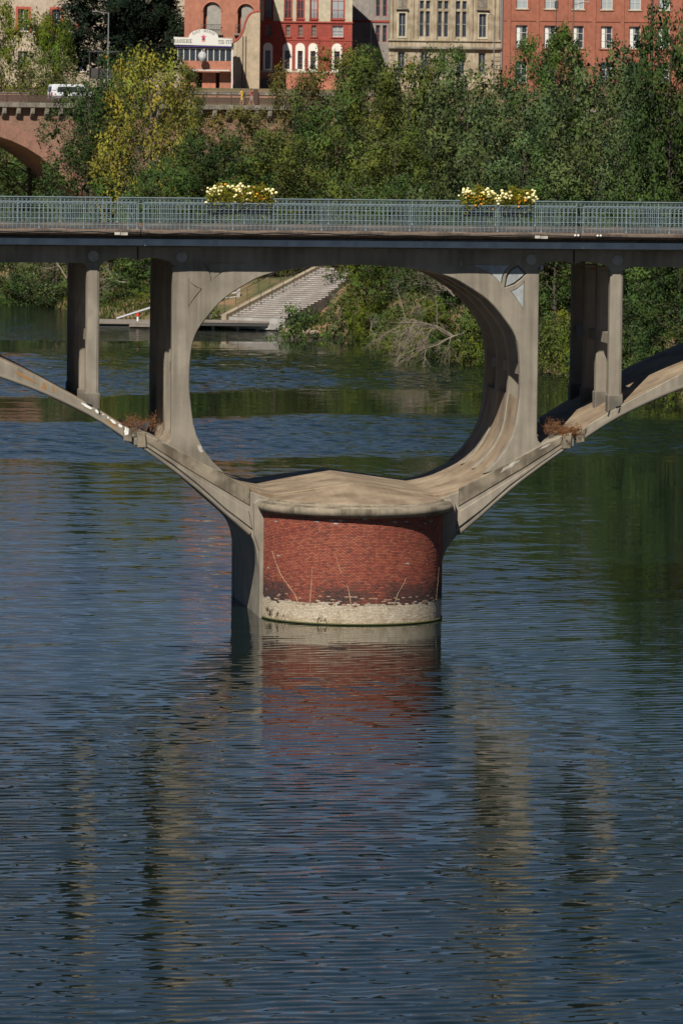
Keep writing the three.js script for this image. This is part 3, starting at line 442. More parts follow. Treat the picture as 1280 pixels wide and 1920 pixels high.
function growTree(seed, o = {}) {
  const { H = 20, R = 4.6, base = 0.1, lobes = 34, twigs = 30, per = 14, leaf = 0.31, spread = 0.27, vase = 0, top = 0.95, slim = 0.5 } = o;
  const r = rng(seed), L = new Leaves(), wood = [], trunk = [];
  for (let i = 0; i <= 6; i++) trunk.push(V(gauss(r) * 0.12 * i / 3, H * 0.9 * i / 6, gauss(r) * 0.12 * i / 3));
  const tc = new THREE.CatmullRomCurve3(trunk); wood.push(limb(trunk, H * 0.0135, 0.03, 8));
  for (let l = 0; l < lobes; l++) {
    const t = base + (1 - base) * (l + r()) / lobes * 0.97, tt = (t - base) / (1 - base), prof = Math.pow(Math.sin(Math.PI * clamp(Math.pow(tt, top) * 0.93 + 0.06)), slim);
    const a = l * 2.4 + r() * 1.2, rr = R * prof * (0.25 + 0.72 * Math.sqrt(r())), rl = R * (0.26 + 0.26 * r()) * (1.15 - 0.5 * tt);
    const c = V(Math.cos(a) * rr, H * t - rl * 0.4, Math.sin(a) * rr), at = tc.getPoint(clamp((t - (vase ? 0.16 + 0.3 * tt : 0.06 + 0.07 * r())) / 0.9));
    const mid = at.clone().lerp(c, 0.5); mid.y += vase ? -0.02 * H * r() : 0.02 * H; wood.push(limb([at, mid, c], H * 0.0055 * (1.15 - tt), 0.02, 5));
    for (let k = 0; k < (o.fill ?? 30); k++) { const q = c.clone().addScaledVector(rdir(r), rl * 0.75 * r()); const m = 0.85 + 0.3 * r(), e = q.clone().sub(c).normalize(); L.add(q, rdir(r), rdir(r), leaf * 1.9, leaf * 1.2, [m, m, m], e); }
    const shade = 0.78 + 0.44 * r(), warm = gauss(r) * 0.1;
    for (let w = 0; w < twigs; w++) {
      const d = rdir(r); d.y = d.y * 0.8 + 0.15; d.addScaledVector(V(Math.cos(a), 0, Math.sin(a)), 0.35).normalize(); const q = c.clone().addScaledVector(d, rl * (0.66 + 0.4 * Math.sqrt(r())));
      if (w % 6 === 0) wood.push(bar(c.clone().lerp(q, 0.1).toArray(), q.toArray(), 0.02, 3, 0.008).translate(0, 0, 0));
      const tone = shade * (0.8 + 0.4 * r()), hue = warm + gauss(r) * 0.06;
      for (let k = 0; k < per; k++) {
        const e = V(gauss(r), gauss(r) * 0.9, gauss(r)).multiplyScalar(spread); const dir = rdir(r).addScaledVector(d, 0.5); dir.y -= 0.25; dir.normalize(); const nor = rdir(r).addScaledVector(V(d.x, d.y + 0.5, d.z), 0.7).normalize(); const m = tone * (0.9 + 0.2 * r());
        L.add(q.clone().add(e), dir, nor, leaf * (0.7 + 0.6 * r()), leaf * (0.42 + 0.25 * r()), [m * (1 + hue), m, m * (1 - hue * 0.8)], d);
      }
    }
  }
  return { wood: merge(wood.map(g => boxUV(g))), leaves: L.geo(), H, R };
}
const P = {
  round: growTree(1, { R: 5.4, lobes: 34 }), tall: growTree(2, { R: 4.2, lobes: 40, slim: 0.55, base: 0.1, top: 0.85 }), wide: growTree(3, { R: 6.4, lobes: 38, base: 0.06, top: 0.65 }),
  loose: growTree(4, { R: 4.8, lobes: 30, twigs: 28, per: 13, spread: 0.34, base: 0.12, fill: 18 }), vase: growTree(5, { R: 6.6, lobes: 44, twigs: 30, per: 11, vase: 1, base: 0.08, top: 0.85, spread: 0.32, leaf: 0.36, fill: 4 }),
  willow: growTree(6, { R: 5.2, lobes: 34, twigs: 31, per: 14, leaf: 0.28, spread: 0.28, base: 0.08, top: 0.7 }), feather: growTree(7, { R: 4.6, lobes: 30, twigs: 14, per: 8, leaf: 0.3, spread: 0.5, base: 0.05, fill: 4 }),
  dense: growTree(10, { R: 6.2, lobes: 40, twigs: 36, per: 14, leaf: 0.4, spread: 0.35, base: 0.22, fill: 110, top: 0.7 }),
  bush: growTree(8, { H: 5, R: 3.4, base: 0.0, lobes: 20, twigs: 18, per: 9, leaf: 0.26, spread: 0.2, fill: 14, top: 0.45, slim: 0.5 }), bush2: growTree(9, { H: 5, R: 2.6, base: 0.0, lobes: 16, twigs: 18, per: 9, leaf: 0.24, spread: 0.22, fill: 14, top: 0.5, slim: 0.5 }),
};
const LEAF = { deep: leafMat([0.072, 0.128, 0.032]), green: leafMat([0.10, 0.178, 0.038]), willow: leafMat([0.148, 0.205, 0.07]), olive: leafMat([0.155, 0.195, 0.036]), russet: leafMat([0.175, 0.165, 0.04]), yellow: leafMat([0.37, 0.345, 0.05]), bright: leafMat([0.185, 0.245, 0.024]), dark: leafMat([0.02, 0.04, 0.022], 0.2), feather: leafMat([0.18, 0.18, 0.07]) };
function tree(proto, leaf, u, w, top, half, label, o = {}) {
  const p = P[proto], y0 = o.y ?? groundY(u, w) - 0.25, t = thing(o.name ?? (proto.startsWith('bush') ? 'riverside_bush' : 'riverside_tree'), label, o.cat ?? (proto.startsWith('bush') ? 'bush' : 'tree'), town(u, y0, w), (u * 1.7 + w * 0.37) % 6.28, o.group ?? (proto.startsWith('bush') ? 'bushes along the bank' : 'trees along the river'));
  const s = (top - y0) / p.H, sx = half / p.R; t.scale.set(sx, s, sx);
  part(proto.startsWith('bush') ? 'stems' : 'trunk', p.wood, o.bark ?? bark, t); part('crown', p.leaves, LEAF[leaf], t).userData.kind = 'stuff';
  return t;
}
// where each tree stands: kind of crown, leaf, u and w on the bank, height of its top, half width
for (const [p, l, u, w, top, half, label] of [
  ['wide', 'green', 26.41, 278, 25.72, 3.84, 'green tree just beyond the right edge, next to the dark one'],
  ['round', 'willow', 29.96, 284, 23.8, 3.77, 'grey-green tree standing well right of the dark tree on the right bank'],
  ['wide', 'deep', 25.95, 300, 14.94, 2.89, 'low dark tree at the waterline beyond the right edge'],
  ['round', 'deep', -25.71, 135, 22.22, 2.02, 'narrow dark tree in front of the van windscreen'],
  ['wide', 'deep', 22.97, 282, 26.73, 4.03, 'dark tree at the right edge with its crown running off the top corner'],
  ['wide', 'willow', 19.36, 255, 24.19, 5.39, 'broad grey-green poplar filling the upper right behind the railing'],
  ['willow', 'willow', 21.63, 276, 21.86, 3.89, 'grey-green willow low in front of the dark tree at the right edge'],
  ['tall', 'green', 17.73, 220, 26.48, 2.57, 'tall slim tree whose top crosses the orange brick facade'],
  ['loose', 'green', 15.99, 205, 25.8, 2.68, 'loose-topped tree just right of the drainpipe of the orange brick building'],
  ['willow', 'willow', 13.76, 248, 21.52, 4.55, 'grey willow with bare twigs showing, right of the middle'],
  ['round', 'willow', 9.68, 236, 22.88, 4.21, 'grey-green rounded tree above the right-hand flower boxes'],
  ['loose', 'green', 8.42, 200, 24.93, 2.86, 'thin-topped tree reaching up before the stone facade'],
  ['round', 'olive', 5.39, 204, 23.7, 4.02, 'olive tree below the left end of the stone facade'],
  ['round', 'olive', 1.75, 195, 24.34, 4.20, 'olive-green tree in front of the red building, right half'],
  ['loose', 'olive', -0.64, 158, 25.34, 3.14, 'airy olive tree covering the red building arched windows'],
  ['round', 'russet', -4.84, 160, 23.35, 3.28, 'slender olive tree at the left foot of the red building'],
  ['wide', 'green', -1.79, 168, 20.02, 4.97, 'green tree low behind the railing centre'],
  ['willow', 'olive', 4.39, 212, 17.77, 4.15, 'olive bushy tree behind the railing right of centre'],
  ['round', 'olive', -6.31, 180, 17.52, 4.23, 'olive tree standing before the brick quay wall'],
  ['loose', 'russet', -10.08, 162, 19.36, 3.92, 'brownish thin tree right of the yellow tree'],
  ['vase', 'yellow', -18.27, 166, 24.59, 4.99, 'yellow-leaved tree with pale forking trunk behind the left railing'],
  ['wide', 'deep', -25.44, 138, 21.57, 5.07, 'dark green tree hiding the front of the white van'],
  ['round', 'green', -23.54, 105, 25.02, 3.48, 'green tree rising behind the left shoulder of the yellow tree'],
  ['loose', 'olive', -17.04, 110, 23.62, 2.45, 'loose green tree between the yellow tree and the brasserie'],
  ['round', 'deep', -12.6, 170, 17.15, 3.86, 'dark low tree filling the gap right of the yellow trunk'],
  ['round', 'deep', -31.95, 152, 9.39, 3.39, 'dark tree at the left edge seen under the deck'],
  ['willow', 'willow', -27.53, 158, 10.83, 3.29, 'grey-green tree overhanging the water under the deck, left'],
  ['round', 'green', -21.03, 168, 12.57, 3.90, 'leafy tree behind the gangway under the left span'],
  ['wide', 'green', -16.14, 174, 14.18, 4.40, 'wide tree behind the left leg of the oval'],
  ['round', 'green', -8.95, 166, 14.71, 2.99, 'green tree over the top of the stone stairs'],
  ['round', 'bright', 1.78, 220, 9.15, 2.04, 'bright yellow-green tree right beside the stone stairs'],
  ['wide', 'green', 4.24, 220, 13.6, 4.08, 'green tree behind the bleached dead branches'],
  ['round', 'deep', 7.91, 238, 11.77, 3.52, 'dark tree at the right of the oval opening'],
  ['bush', 'bright', 6.94, 252, 4.63, 1.97, 'yellow-green creeper-covered bush at the water inside the oval'],
  ['bush', 'green', 9.44, 260, 3.35, 1.77, 'dark green bush at the water by the right rim of the oval'],
  ['wide', 'deep', 12.17, 250, 14.1, 3.70, 'dark tree behind the right leg of the oval'],
  ['round', 'green', 15.96, 258, 14.26, 3.53, 'green tree between the right leg and the right post'],
  ['bush', 'bright', 15.69, 270, 4.44, 1.8, 'bright green bush low between the right leg and the right post'],
  ['wide', 'green', 20.74, 284, 14.66, 4.01, 'leafy tree right of the right post below the deck'],
  ['round', 'deep', 22.73, 298, 11.61, 2.84, 'dark tree under the deck at the right edge'],
  ['bush2', 'green', 21.86, 294, 3.08, 2.2, 'low green bush above the water behind the right arm'],
  ['bush', 'green', -3.79, 220, 2.6, 2.57, 'round green bush at the foot of the stone stairs'],
  ['bush2', 'willow', -0.27, 216, 3.75, 1.61, 'pale willow bush right of the stone stairs'],
  ['bush', 'olive', -11.55, 203, 2.02, 1.57, 'green and straw bush left of the stair foot'],
  ['bush', 'bright', 1.96, 222, 3.03, 1.32, 'yellow-green shrub at the waterline left of the dead branches'],
  ['bush2', 'green', -27.19, 158, 2.74, 2.03, 'low bush at the water under the left deck'],
  ['bush', 'green', -30.86, 152, 2.75, 3.08, 'dark green bush at the left edge of the far water'],
  ['bush', 'green', -20.18, 174, 3.36, 2.94, 'green bush behind the jetty under the left span'],
  ['bush', 'bright', -16.77, 180, 3.12, 2.13, 'yellow-green bush behind the gangway'],
  ['wide', 'willow', 12.61, 210, 19.46, 4.32, 'grey-green tree between the willow and the rounded tree'],
  ['wide', 'green', 19.6, 210, 20.91, 4.32, 'green tree in the second row below the orange brick windows'],
  ['wide', 'deep', 23.26, 225, 22.65, 3.93, 'dark tree in the second row left of the right edge'],
  ['wide', 'olive', 6.63, 185, 19.86, 4.56, 'olive tree in the second row below the stone facade'],
]) tree(p, l, u, w, top, half, label, { bark: l === 'yellow' ? paleBark : bark });
for (const [name, p, l, u, w, top, half, label] of [
  ['dark_tree', 'dense', 'dark', -28.52, 18, 36.74, 7.30, 'tall almost black tree above the cream house, left of the brasserie'],
  ['dark_tree', 'dense', 'dark', -23.89, 20, 35.78, 4.29, 'dark tree touching the left wall of the orange brasserie'],
  ['street_tree', 'loose', 'bright', -36.68, 46, 30.33, 3.61, 'light green tree before the pale wall, upper left'],
  ['street_tree', 'round', 'bright', -33.37, 54, 29.73, 2.7, 'bright green tree just left of the dark tree'],
  ['street_tree', 'loose', 'bright', -40.5, 42, 32.47, 2.82, 'light green tree cut by the left frame edge'],
  ['street_tree', 'feather', 'feather', -34.81, 78, 25.17, 4.42, 'feathery olive saplings above the old parapet, far left'],
  ['street_tree', 'feather', 'feather', -31.68, 76, 24.77, 3.55, 'thin olive saplings above the white van'],
  ['street_tree', 'round', 'green', 2.53, 22, 27.0, 1.94, 'small tree in the dark gap between red building and stone facade'],
  ['street_tree', 'loose', 'green', -39.18, 50, 14.98, 4.95, 'green tree seen through the old brick arch'],
  ['street_tree', 'round', 'green', -36.14, 54, 12.72, 4.3, 'bushy tree low behind the old brick arch'],
]) tree(p, l, u, w, top, half, label, { name, group: 'trees behind the old bridge' });
// shrubs that close the view of the quay wall behind the trees
['first', 'second', 'third', 'fourth', 'fifth', 'sixth', 'seventh', 'eighth', 'ninth', 'tenth', 'eleventh', 'twelfth'].forEach((n, i) => { const [u, top, half] = [[-16.11, 15.67, 3.34], [-12.12, 16.39, 3.23], [-8.04, 14.51, 2.89], [-3.37, 17.9, 3.34], [1.18, 18.52, 3.45], [6.07, 18.04, 3.45], [11.06, 18.66, 3.56], [15.77, 18.73, 3.45], [20.76, 19.35, 3.45], [25.47, 19.42, 3.56], [30.46, 19.77, 3.45], [35.18, 19.56, 3.45]][i]; tree(i % 2 ? 'bush' : 'bush2', ['green', 'deep', 'olive'][i % 3], u, 110, top, half, `${n} dark overgrown shrub at the foot of the quay wall, counted from the yellow tree`, { name: 'quay_shrub', y: 6, group: 'shrubs below the quay wall' }); });
// ------------------------------------------------------------------ old brick bridge and quay wall
const oldBrick = (() => { // courses far too fine to tell apart at this distance
  const f = (u, v) => { const c = Math.floor(v * 64), row = hash2(c, 7), b = hash2(Math.floor(u * 26 + (c & 1) * 0.5), c), j = (v * 64) % 1 < 0.22 ? 1 : 0, n = fbm(u * 6, v * 6, 4); return [b, j, n, row]; };
  return std([1, 1, 1], 0.95, { map: texture(512, 512, (u, v) => { const [b, j, n, row] = f(u, v); const k = 0.72 + 0.3 * b + 0.3 * (n - 0.5) + 0.12 * (row - 0.5); return j ? [0.30 * k, 0.215 * k, 0.165 * k] : [0.31 * k, 0.165 * k, 0.115 * k]; }, [1 / 4, 1 / 4]) }); })();
const voussoirBrick = (() => std([1, 1, 1], 0.95, { map: texture(512, 512, (u, v) => { const c = Math.floor(u * 60), b = hash2(c, Math.floor(v * 12)), j = (u * 60) % 1 < 0.2 ? 1 : 0, n = fbm(u * 7, v * 7, 4), k = 0.75 + 0.3 * b + 0.4 * (n - 0.5); return j ? [0.32 * k, 0.21 * k, 0.165 * k] : [0.33 * k, 0.165 * k, 0.12 * k]; }, [1 / 4, 1 / 4]) }))();
const paleStone = mineral([0.40, 0.36, 0.30], [0.22, 0.195, 0.16], { size: 3, blotch: 0.9, streak: 0.6, bump: 0.02, px: 256, seed: 130 });
const rustIron = std([0.085, 0.05, 0.04], 0.8);
{
  const ob = thing('brick_bridge', 'old red brick arch bridge with stone corbels, upper left', 'bridge', town(-33, 0, 90), TT + 0.29);
  // front skin with the arch cut out; the crown of the arch lies left of the view
  const cx = -8.2, cy = 1.75, rad = 14.4, arc = (R, a0, a1, n = 26) => { const o = []; for (let i = 0; i <= n; i++) { const a = lerp(a0, a1, i / n); o.push([cx + R * Math.cos(a), cy + R * Math.sin(a)]); } return o; };
  const face = [[-70, 18.84], [-70, -1], [cx - rad, -1], ...arc(rad, Math.PI, 0), [cx + rad, -1], [33, -1], [33, 18.84]];
  part('spandrel_wall', slab(face, -13, 0), oldBrick, ob);
  part('arch_ring', slab([...arc(rad + 0.02, 0, Math.PI), ...arc(rad + 1.55, Math.PI, 0)], -0.3, 0.1, 0.02), voussoirBrick, ob);
  part('deck_edge', rbox(-70, 33, 18.85, 19.38, -13.3, 0.75, 0.05), paleStone, ob);
  part('road_surface', box(-70, 32, 19.38, 19.42, -13, 0.4), std([0.10, 0.095, 0.09], 0.95), ob);
  for (let u = -5.6; u < 27; u += 1.56) part('corbel', slab([[0, 17.75], [0.22, 17.75], [0.62, 18.2], [0.68, 18.86], [0, 18.86]], -0.22, 0.22, 0.03).rotateY(-Math.PI / 2).translate(u, 0, 0), paleStone, ob);
  const pr = thing('parapet_railing', 'rusty iron railing along the old brick bridge and quay', 'railing', town(-33, 19.42, 90), TT + 0.29); pr.translateZ(0.5);
  for (const y of [1.32, 0.72]) part('cross_rail', box(-30, 32, y - 0.03, y + 0.03, -0.03, 0.03), rustIron, pr);
  for (let u = -5.3; u < 32; u += 1.56) part('rail_post', box(u - 0.05, u + 0.05, 0, 1.36, -0.05, 0.05), rustIron, pr);
  for (const u of [15.4, 24.0]) part('pier_post', rbox(u - 0.22, u + 0.22, 0, 1.7, -0.2, 0.2, 0.03), rustIron, pr);
  const inf = []; for (let u = -11; u < 32; u += 0.14) inf.push(box(u - 0.055, u + 0.055, 0.05, 0.7, -0.012, 0.012)); part('infill_bars', merge(inf), rustIron, pr).userData.kind = 'stuff';
  const q = thing('quay_wall', 'weathered brick quay wall below the rusty railing, behind the trees', 'wall', town(0, 0, 80), TT); part('brick_face', box(-1.2, 80, 5, 18.84, -1.2, 0), oldBrick, q); part('coping', rbox(-1.98, 80, 18.84, 19.35, -1.4, 0.3, 0.04), paleStone, q);
  const lw = thing('street_wall', 'low red brick wall with grey coping in front of the brasserie', 'wall', town(0, 19.4, 62), TT); part('brick_face', box(-20.5, 4, 0, 1.15, -0.35, 0), oldBrick, lw); part('coping', rbox(-20.6, 4.1, 1.15, 1.5, -0.45, 0.1, 0.03), paleStone, lw);
  const fw = thing('roadside_wall', 'reddish wall behind the white van at the far left', 'wall', town(-33, 19.4, 90), TT + 0.29); part('brick_face', box(-30, 1.5, 0, 1.0, -12.6, -12.3), oldBrick, fw); part('coping', box(-30, 1.6, 1.0, 1.12, -12.66, -12.24), paleStone, fw);
}
// ------------------------------------------------------------------ buildings
const plaster = (rgb, seed, k = 0.82) => mineral(rgb, rgb.map(c => c * k), { size: 6, blotch: 0.5, streak: 0.45, grain: 0.05, bump: 0.004, px: 256, seed });
const M = { orange: plaster([0.60, 0.25, 0.165], 140), cream: plaster([0.66, 0.53, 0.38], 141), red: plaster([0.50, 0.10, 0.075], 142), ivory: plaster([0.74, 0.66, 0.50], 143), salmon: plaster([0.70, 0.27, 0.18], 144), stone: mineral([0.66, 0.56, 0.42], [0.38, 0.30, 0.20], { size: 5, blotch: 0.7, streak: 0.6, bump: 0.01, px: 512, seed: 145 }), brick: plaster([0.50, 0.18, 0.115], 146), pale: plaster([0.72, 0.585, 0.46], 147), grey: plaster([0.42, 0.38, 0.35], 148), shutter: plaster([0.50, 0.475, 0.43], 149) };
const glass = new THREE.MeshPhysicalMaterial({ color: new THREE.Color().setRGB(0.03, 0.036, 0.045), roughness: 0.08, ior: 1.5 }), glassPale = new THREE.MeshPhysicalMaterial({ color: new THREE.Color().setRGB(0.30, 0.34, 0.36), roughness: 0.15, ior: 1.5 });
const whiteFrame = std([0.62, 0.60, 0.56], 0.6), redFrame = std([0.42, 0.075, 0.05], 0.7), darkFrame = std([0.05, 0.05, 0.055], 0.6), tile = mineral([0.34, 0.15, 0.09], [0.2, 0.09, 0.06], { size: 2, px: 256, seed: 150, bump: 0.03 });
const rect = (a, b, c, d) => [[a, c], [b, c], [b, d], [a, d]];
const archRect = (a, b, c, d) => { const r = (b - a) / 2, o = [[a, c], [b, c]]; for (let i = 0; i <= 10; i++) { const t = i / 10 * Math.PI; o.push([(a + b) / 2 + r * Math.cos(t), d - r + r * Math.sin(t)]); } return o; };
function house(name, label, u0, u1, y0, y1, w, deep, mat, openings, roof = tile) { // walls with real openings, dark room behind, tiled roof
  const t = thing(name, label, 'building', town(0, 0, w), TT, undefined);
  part('front_wall', slab(rect(u0, u1, y0, y1), -0.4, 0, 0, openings), mat, t);
  part('side_wall', box(u0, u0 + 0.4, y0, y1, -deep, -0.401), mat, t); part('side_wall', box(u1 - 0.4, u1, y0, y1, -deep, -0.401), mat, t); part('rear_wall', box(u0 + 0.4, u1 - 0.4, y0, y1, -deep, -deep + 0.4), mat, t);
  const m = (u0 + u1) / 2; part('roof', slab([[u0 - 0.5, y1 + 0.002], [u1 + 0.5, y1 + 0.002], [u1 - 2, y1 + 2.2], [u0 + 2, y1 + 2.2]], -deep - 0.4, 0.5), roof, t);
  return t;
}
function win(t, a, b, c, d, o = {}) { // sash set back in its opening: frame with bars, pane behind it
  const { z = -0.26, cols = 2, rows = 2, frame = whiteFrame, pane = glass, th = 0.07, sill, arch } = o, g = [box(a, a + th, c, d, z, z + 0.06), box(b - th, b, c, d, z, z + 0.06), box(a + th, b - th, c, c + th, z, z + 0.06), box(a + th, b - th, d - th, d, z, z + 0.06)];
  for (let i = 1; i < cols; i++) { const x = lerp(a, b, i / cols); g.push(box(x - 0.03, x + 0.03, c + th, d - th, z + 0.003, z + 0.055)); }
  for (let i = 1; i < rows; i++) { const y = lerp(c, d, i / rows); g.push(box(a + th, b - th, y - 0.025, y + 0.025, z + 0.006, z + 0.05)); }
  const f = part('window', merge(g), frame, t); part('pane', box(a + 0.01, b - 0.01, c + 0.01, d - 0.01, z - 0.04, z + 0.01), pane, f);
  if (sill) part('sill', rbox(a - 0.18, b + 0.18, c - 0.14, c, -0.1, 0.12, 0.02), sill, f);
  return f;
}
const G0 = 20.6;
{ // orange house with arched loggias above the brasserie
  const t = house('brasserie_house', 'orange rendered house with two white arched shutters above a brasserie verandah', -19.4, -10.46, G0, 35.5, 30, 12, M.orange, [archRect(-17.15, -15.05, 27.95, 31.55), archRect(-13.05, -11.15, 27.95, 31.4)]);
  for (const [a, b, c, d] of [[-17.15, -15.05, 27.95, 31.55], [-13.05, -11.15, 27.95, 31.4]]) {
    const sh = part('shutter', slab(archRect(a + 0.45, b, c, d), -0.34, -0.26), M.shutter, t); for (let i = 1; i < 6; i++) part('shutter_rib', box(lerp(a + 0.45, b, i / 6) - 0.02, lerp(a + 0.45, b, i / 6) + 0.02, c + 0.05, d - 0.7, -0.26, -0.24), M.shutter, sh);
    part('reveal', box(a, b, c, d, -0.9, -0.85), M.orange, t);
    const rg = [bar([a - 0.3, c + 1.0, 0.3], [b + 0.1, c + 1.0, 0.3], 0.03)]; for (let x = a - 0.3; x < b + 0.1; x += 0.17) rg.push(bar([x, c, 0.3], [x, c + 1, 0.3], 0.014, 4)); part('balcony_rail', merge(rg), darkFrame, t); part('balcony_slab', rbox(a - 0.4, b + 0.2, c - 0.25, c - 0.02, 0.001, 0.4, 0.03), paleStone, t);
    const tr = []; for (let i = 0; i <= 16; i++) { const q = i / 16 * Math.PI; tr.push([(a + b) / 2 + (b - a) / 2 * 1.1 * Math.cos(q), d - (b - a) / 2 + (b - a) / 2 * 1.1 * Math.sin(q), 0.02]); } part('arch_moulding', tube(tr, 0.08, 24, 5), M.orange, t);
  }
  // verandah
  const v = thing('brasserie_verandah', 'glazed brasserie verandah with a white scalloped sign board', 'verandah', town(0, 0, 39), TT);
  part('upper_wall', box(-19.0, -13.5, 23.55, 24.55, -4, -0.2), M.orange, v); part('lower_wall', box(-19.0, -17.7, G0 - 1, 23.3, -4, -1.0), M.orange, v); part('lower_wall', box(-14.95, -13.5, G0 - 1, 23.3, -4, -1.0), M.orange, v); part('shop_shutter', box(-17.0, -15.4, G0 - 1, 23.2, -1.2, -1.05), M.salmon, v); part('inner_wall', box(-17.7, -14.95, G0 - 1, 23.25, -4.4, -4.05), M.orange, v);
  part('awning_edge', rbox(-19.2, -13.75, 23.36, 23.52, -1.1, 0.25, 0.03), whiteFrame, v); part('roof_band', box(-20.1, -13.4, 25.95, 26.2, -4, -0.05), paleStone, v); part('roof_slope', slab([[-20.2, 26.2], [-13.4, 26.2], [-13.4, 27.3], [-20.2, 27.3]], -4, -0.35), M.pale, v);
  part('room_back', box(-20, -13.5, 24.55, 25.95, -4.4, -4.05), M.cream, v);
  for (let i = 0; i < 9; i++) { const a = lerp(-19.9, -13.55, i / 9), b = lerp(-19.9, -13.55, (i + 1) / 9); const f = part('window', [box(a, a + 0.07, 24.55, 25.95, -0.3, -0.18), box(b - 0.03, b, 24.55, 25.95, -0.3, -0.18)], whiteFrame, v); part('pane', box(a + 0.07, b - 0.03, 24.56, 25.94, -0.26, -0.23), glass, f); }
  part('corner_post', box(-13.55, -13.38, 21, 26.2, -0.3, -0.1), whiteFrame, v); part('sign_pillar', box(-17.0, -16.7, 24.55, 25.95, -0.17, -0.05), M.cream, v);
  const sb = [[-20.3, 26.4], [-13.55, 26.28], [-13.5, 27.1], [-15.0, 27.2]]; for (let i = 0; i <= 14; i++) { const q = i / 14 * Math.PI; sb.push([-16.85 + 1.75 * Math.cos(q), 27.25 + 1.0 * Math.sin(q)]); } sb.push([-18.7, 27.2], [-20.35, 27.32]);
  const sign = part('sign_board', slab(sb, 0, 0.12, 0.02), std([0.68, 0.67, 0.64], 0.7), v); part('sign_edge', box(-20.2, -13.6, 26.18, 26.275, 0.001, 0.14), std([0.06, 0.03, 0.22], 0.6), sign);
  const font = await new FontLoader().loadAsync('fonts/droid/droid_serif_bold.typeface.json'), ink = std([0.10, 0.10, 0.07], 0.8);
  const text = (s, size, x, y, rot = 0) => { const g = new TextGeometry(s, { font, size, depth: 0.015, curveSegments: 2 }); g.computeBoundingBox(); const b = g.boundingBox; g.translate(-(b.max.x + b.min.x) / 2, 0, 0); g.scale(0.72, 1, 1); g.rotateZ(rot); g.translate(x, y, 0.118); return boxUV(g); };
  part('lettering', text('BRASSERIE', 0.44, -19.42, 26.62), ink, sign); part('lettering', text('TIE-TIT', 0.44, -14.32, 26.56), ink, sign);
  const arcTxt = 'SANT-MOREN', gl = []; for (let i = 0; i < arcTxt.length; i++) { const q = lerp(2.55, 0.6, i / (arcTxt.length - 1)); gl.push(text(arcTxt[i], 0.3, -16.85 + 1.4 * Math.cos(q), 27.12 + 0.78 * Math.sin(q), (q - Math.PI / 2) * 0.35)); } part('lettering', merge(gl), ink, sign);
  const star = []; for (let i = 0; i < 10; i++) { const q = Math.PI / 2 + i / 10 * 6.2832, R = i % 2 ? 0.17 : 0.36; star.push([-16.85 + R * Math.cos(q), 27.32 + R * Math.sin(q)]); } part('star_emblem', slab(star, 0.119, 0.135), std([0.6, 0.05, 0.16], 0.7), sign); part('star_emblem', slab([[-17.05, 26.75], [-16.65, 26.75], [-16.6, 27.12], [-17.1, 27.12]], 0.119, 0.131), std([0.62, 0.30, 0.28], 0.7), sign); const fg = new THREE.SphereGeometry(0.13, 10, 8); fg.scale(1, 1.5, 0.3); fg.translate(-16.85, 27.12, 0.14); part('star_emblem', fg, std([0.08, 0.08, 0.08], 0.7), sign);
  // hanging ornament: a pale mask on a dark bracket
  const hm = thing('hanging_mask', 'pale grey moulded mask hanging in front of the brasserie windows', 'ornament', town(-16.95, 25.05, 39.9), TT); const mg = new THREE.SphereGeometry(0.62, 18, 14), mp = mg.attributes.position; for (let i = 0; i < mp.count; i++) { const x = mp.getX(i), y = mp.getY(i), z = mp.getZ(i), chin = y < 0 ? 1 + y * 0.65 : 1; mp.setXYZ(i, x * 0.82 * chin, y * (y < 0 ? 1.25 : 0.95), z * 0.55 + (Math.exp(-(x * x * 40 + (y + 0.1) * (y + 0.1) * 12)) * 0.16) - (Math.exp(-((Math.abs(x) - 0.2) ** 2 * 60 + (y - 0.12) ** 2 * 60)) * 0.14)); } mg.computeVertexNormals(); part('mask', mg, std([0.42, 0.42, 0.44], 0.6), hm); part('bracket', [bar([0, 0.5, -0.1], [0.05, 0.9, -0.9], 0.05), bar([0, -0.7, -0.1], [0, -1.3, -0.8], 0.04)], darkFrame, hm);
}
{ // cream end wall with a red-edged curved gable
  const t = thing('gable_wall', 'tall cream wall with a curved red-edged gable between brasserie and red building', 'wall', town(0, 0, 33), TT);
  const edge = spline([[-13.6, 26.75], [-12.9, 27.2], [-12.35, 28.1], [-12.05, 29.2], [-11.6, 30.1], [-10.9, 30.45], [-10.35, 30.5]], 20);
  part('wall_face', slab([[-13.4, G0], [-10.35, G0], ...edge.slice().reverse()], -0.5, 0), M.cream, t); part('gable_edge', tube(edge.map(([x, y]) => [x, y + 0.03, -0.1]), 0.17, 40, 6), M.red, t);
  for (const x of [-12.35, -12.0]) part('drain_pipe', bar([x, G0, 0.1], [x, 27.6, 0.1], 0.06, 8), std([0.12, 0.10, 0.09], 0.6), t); part('corner_strip', box(-13.4, -13.05, G0, 26.6, 0.001, 0.08), M.ivory, t);
}
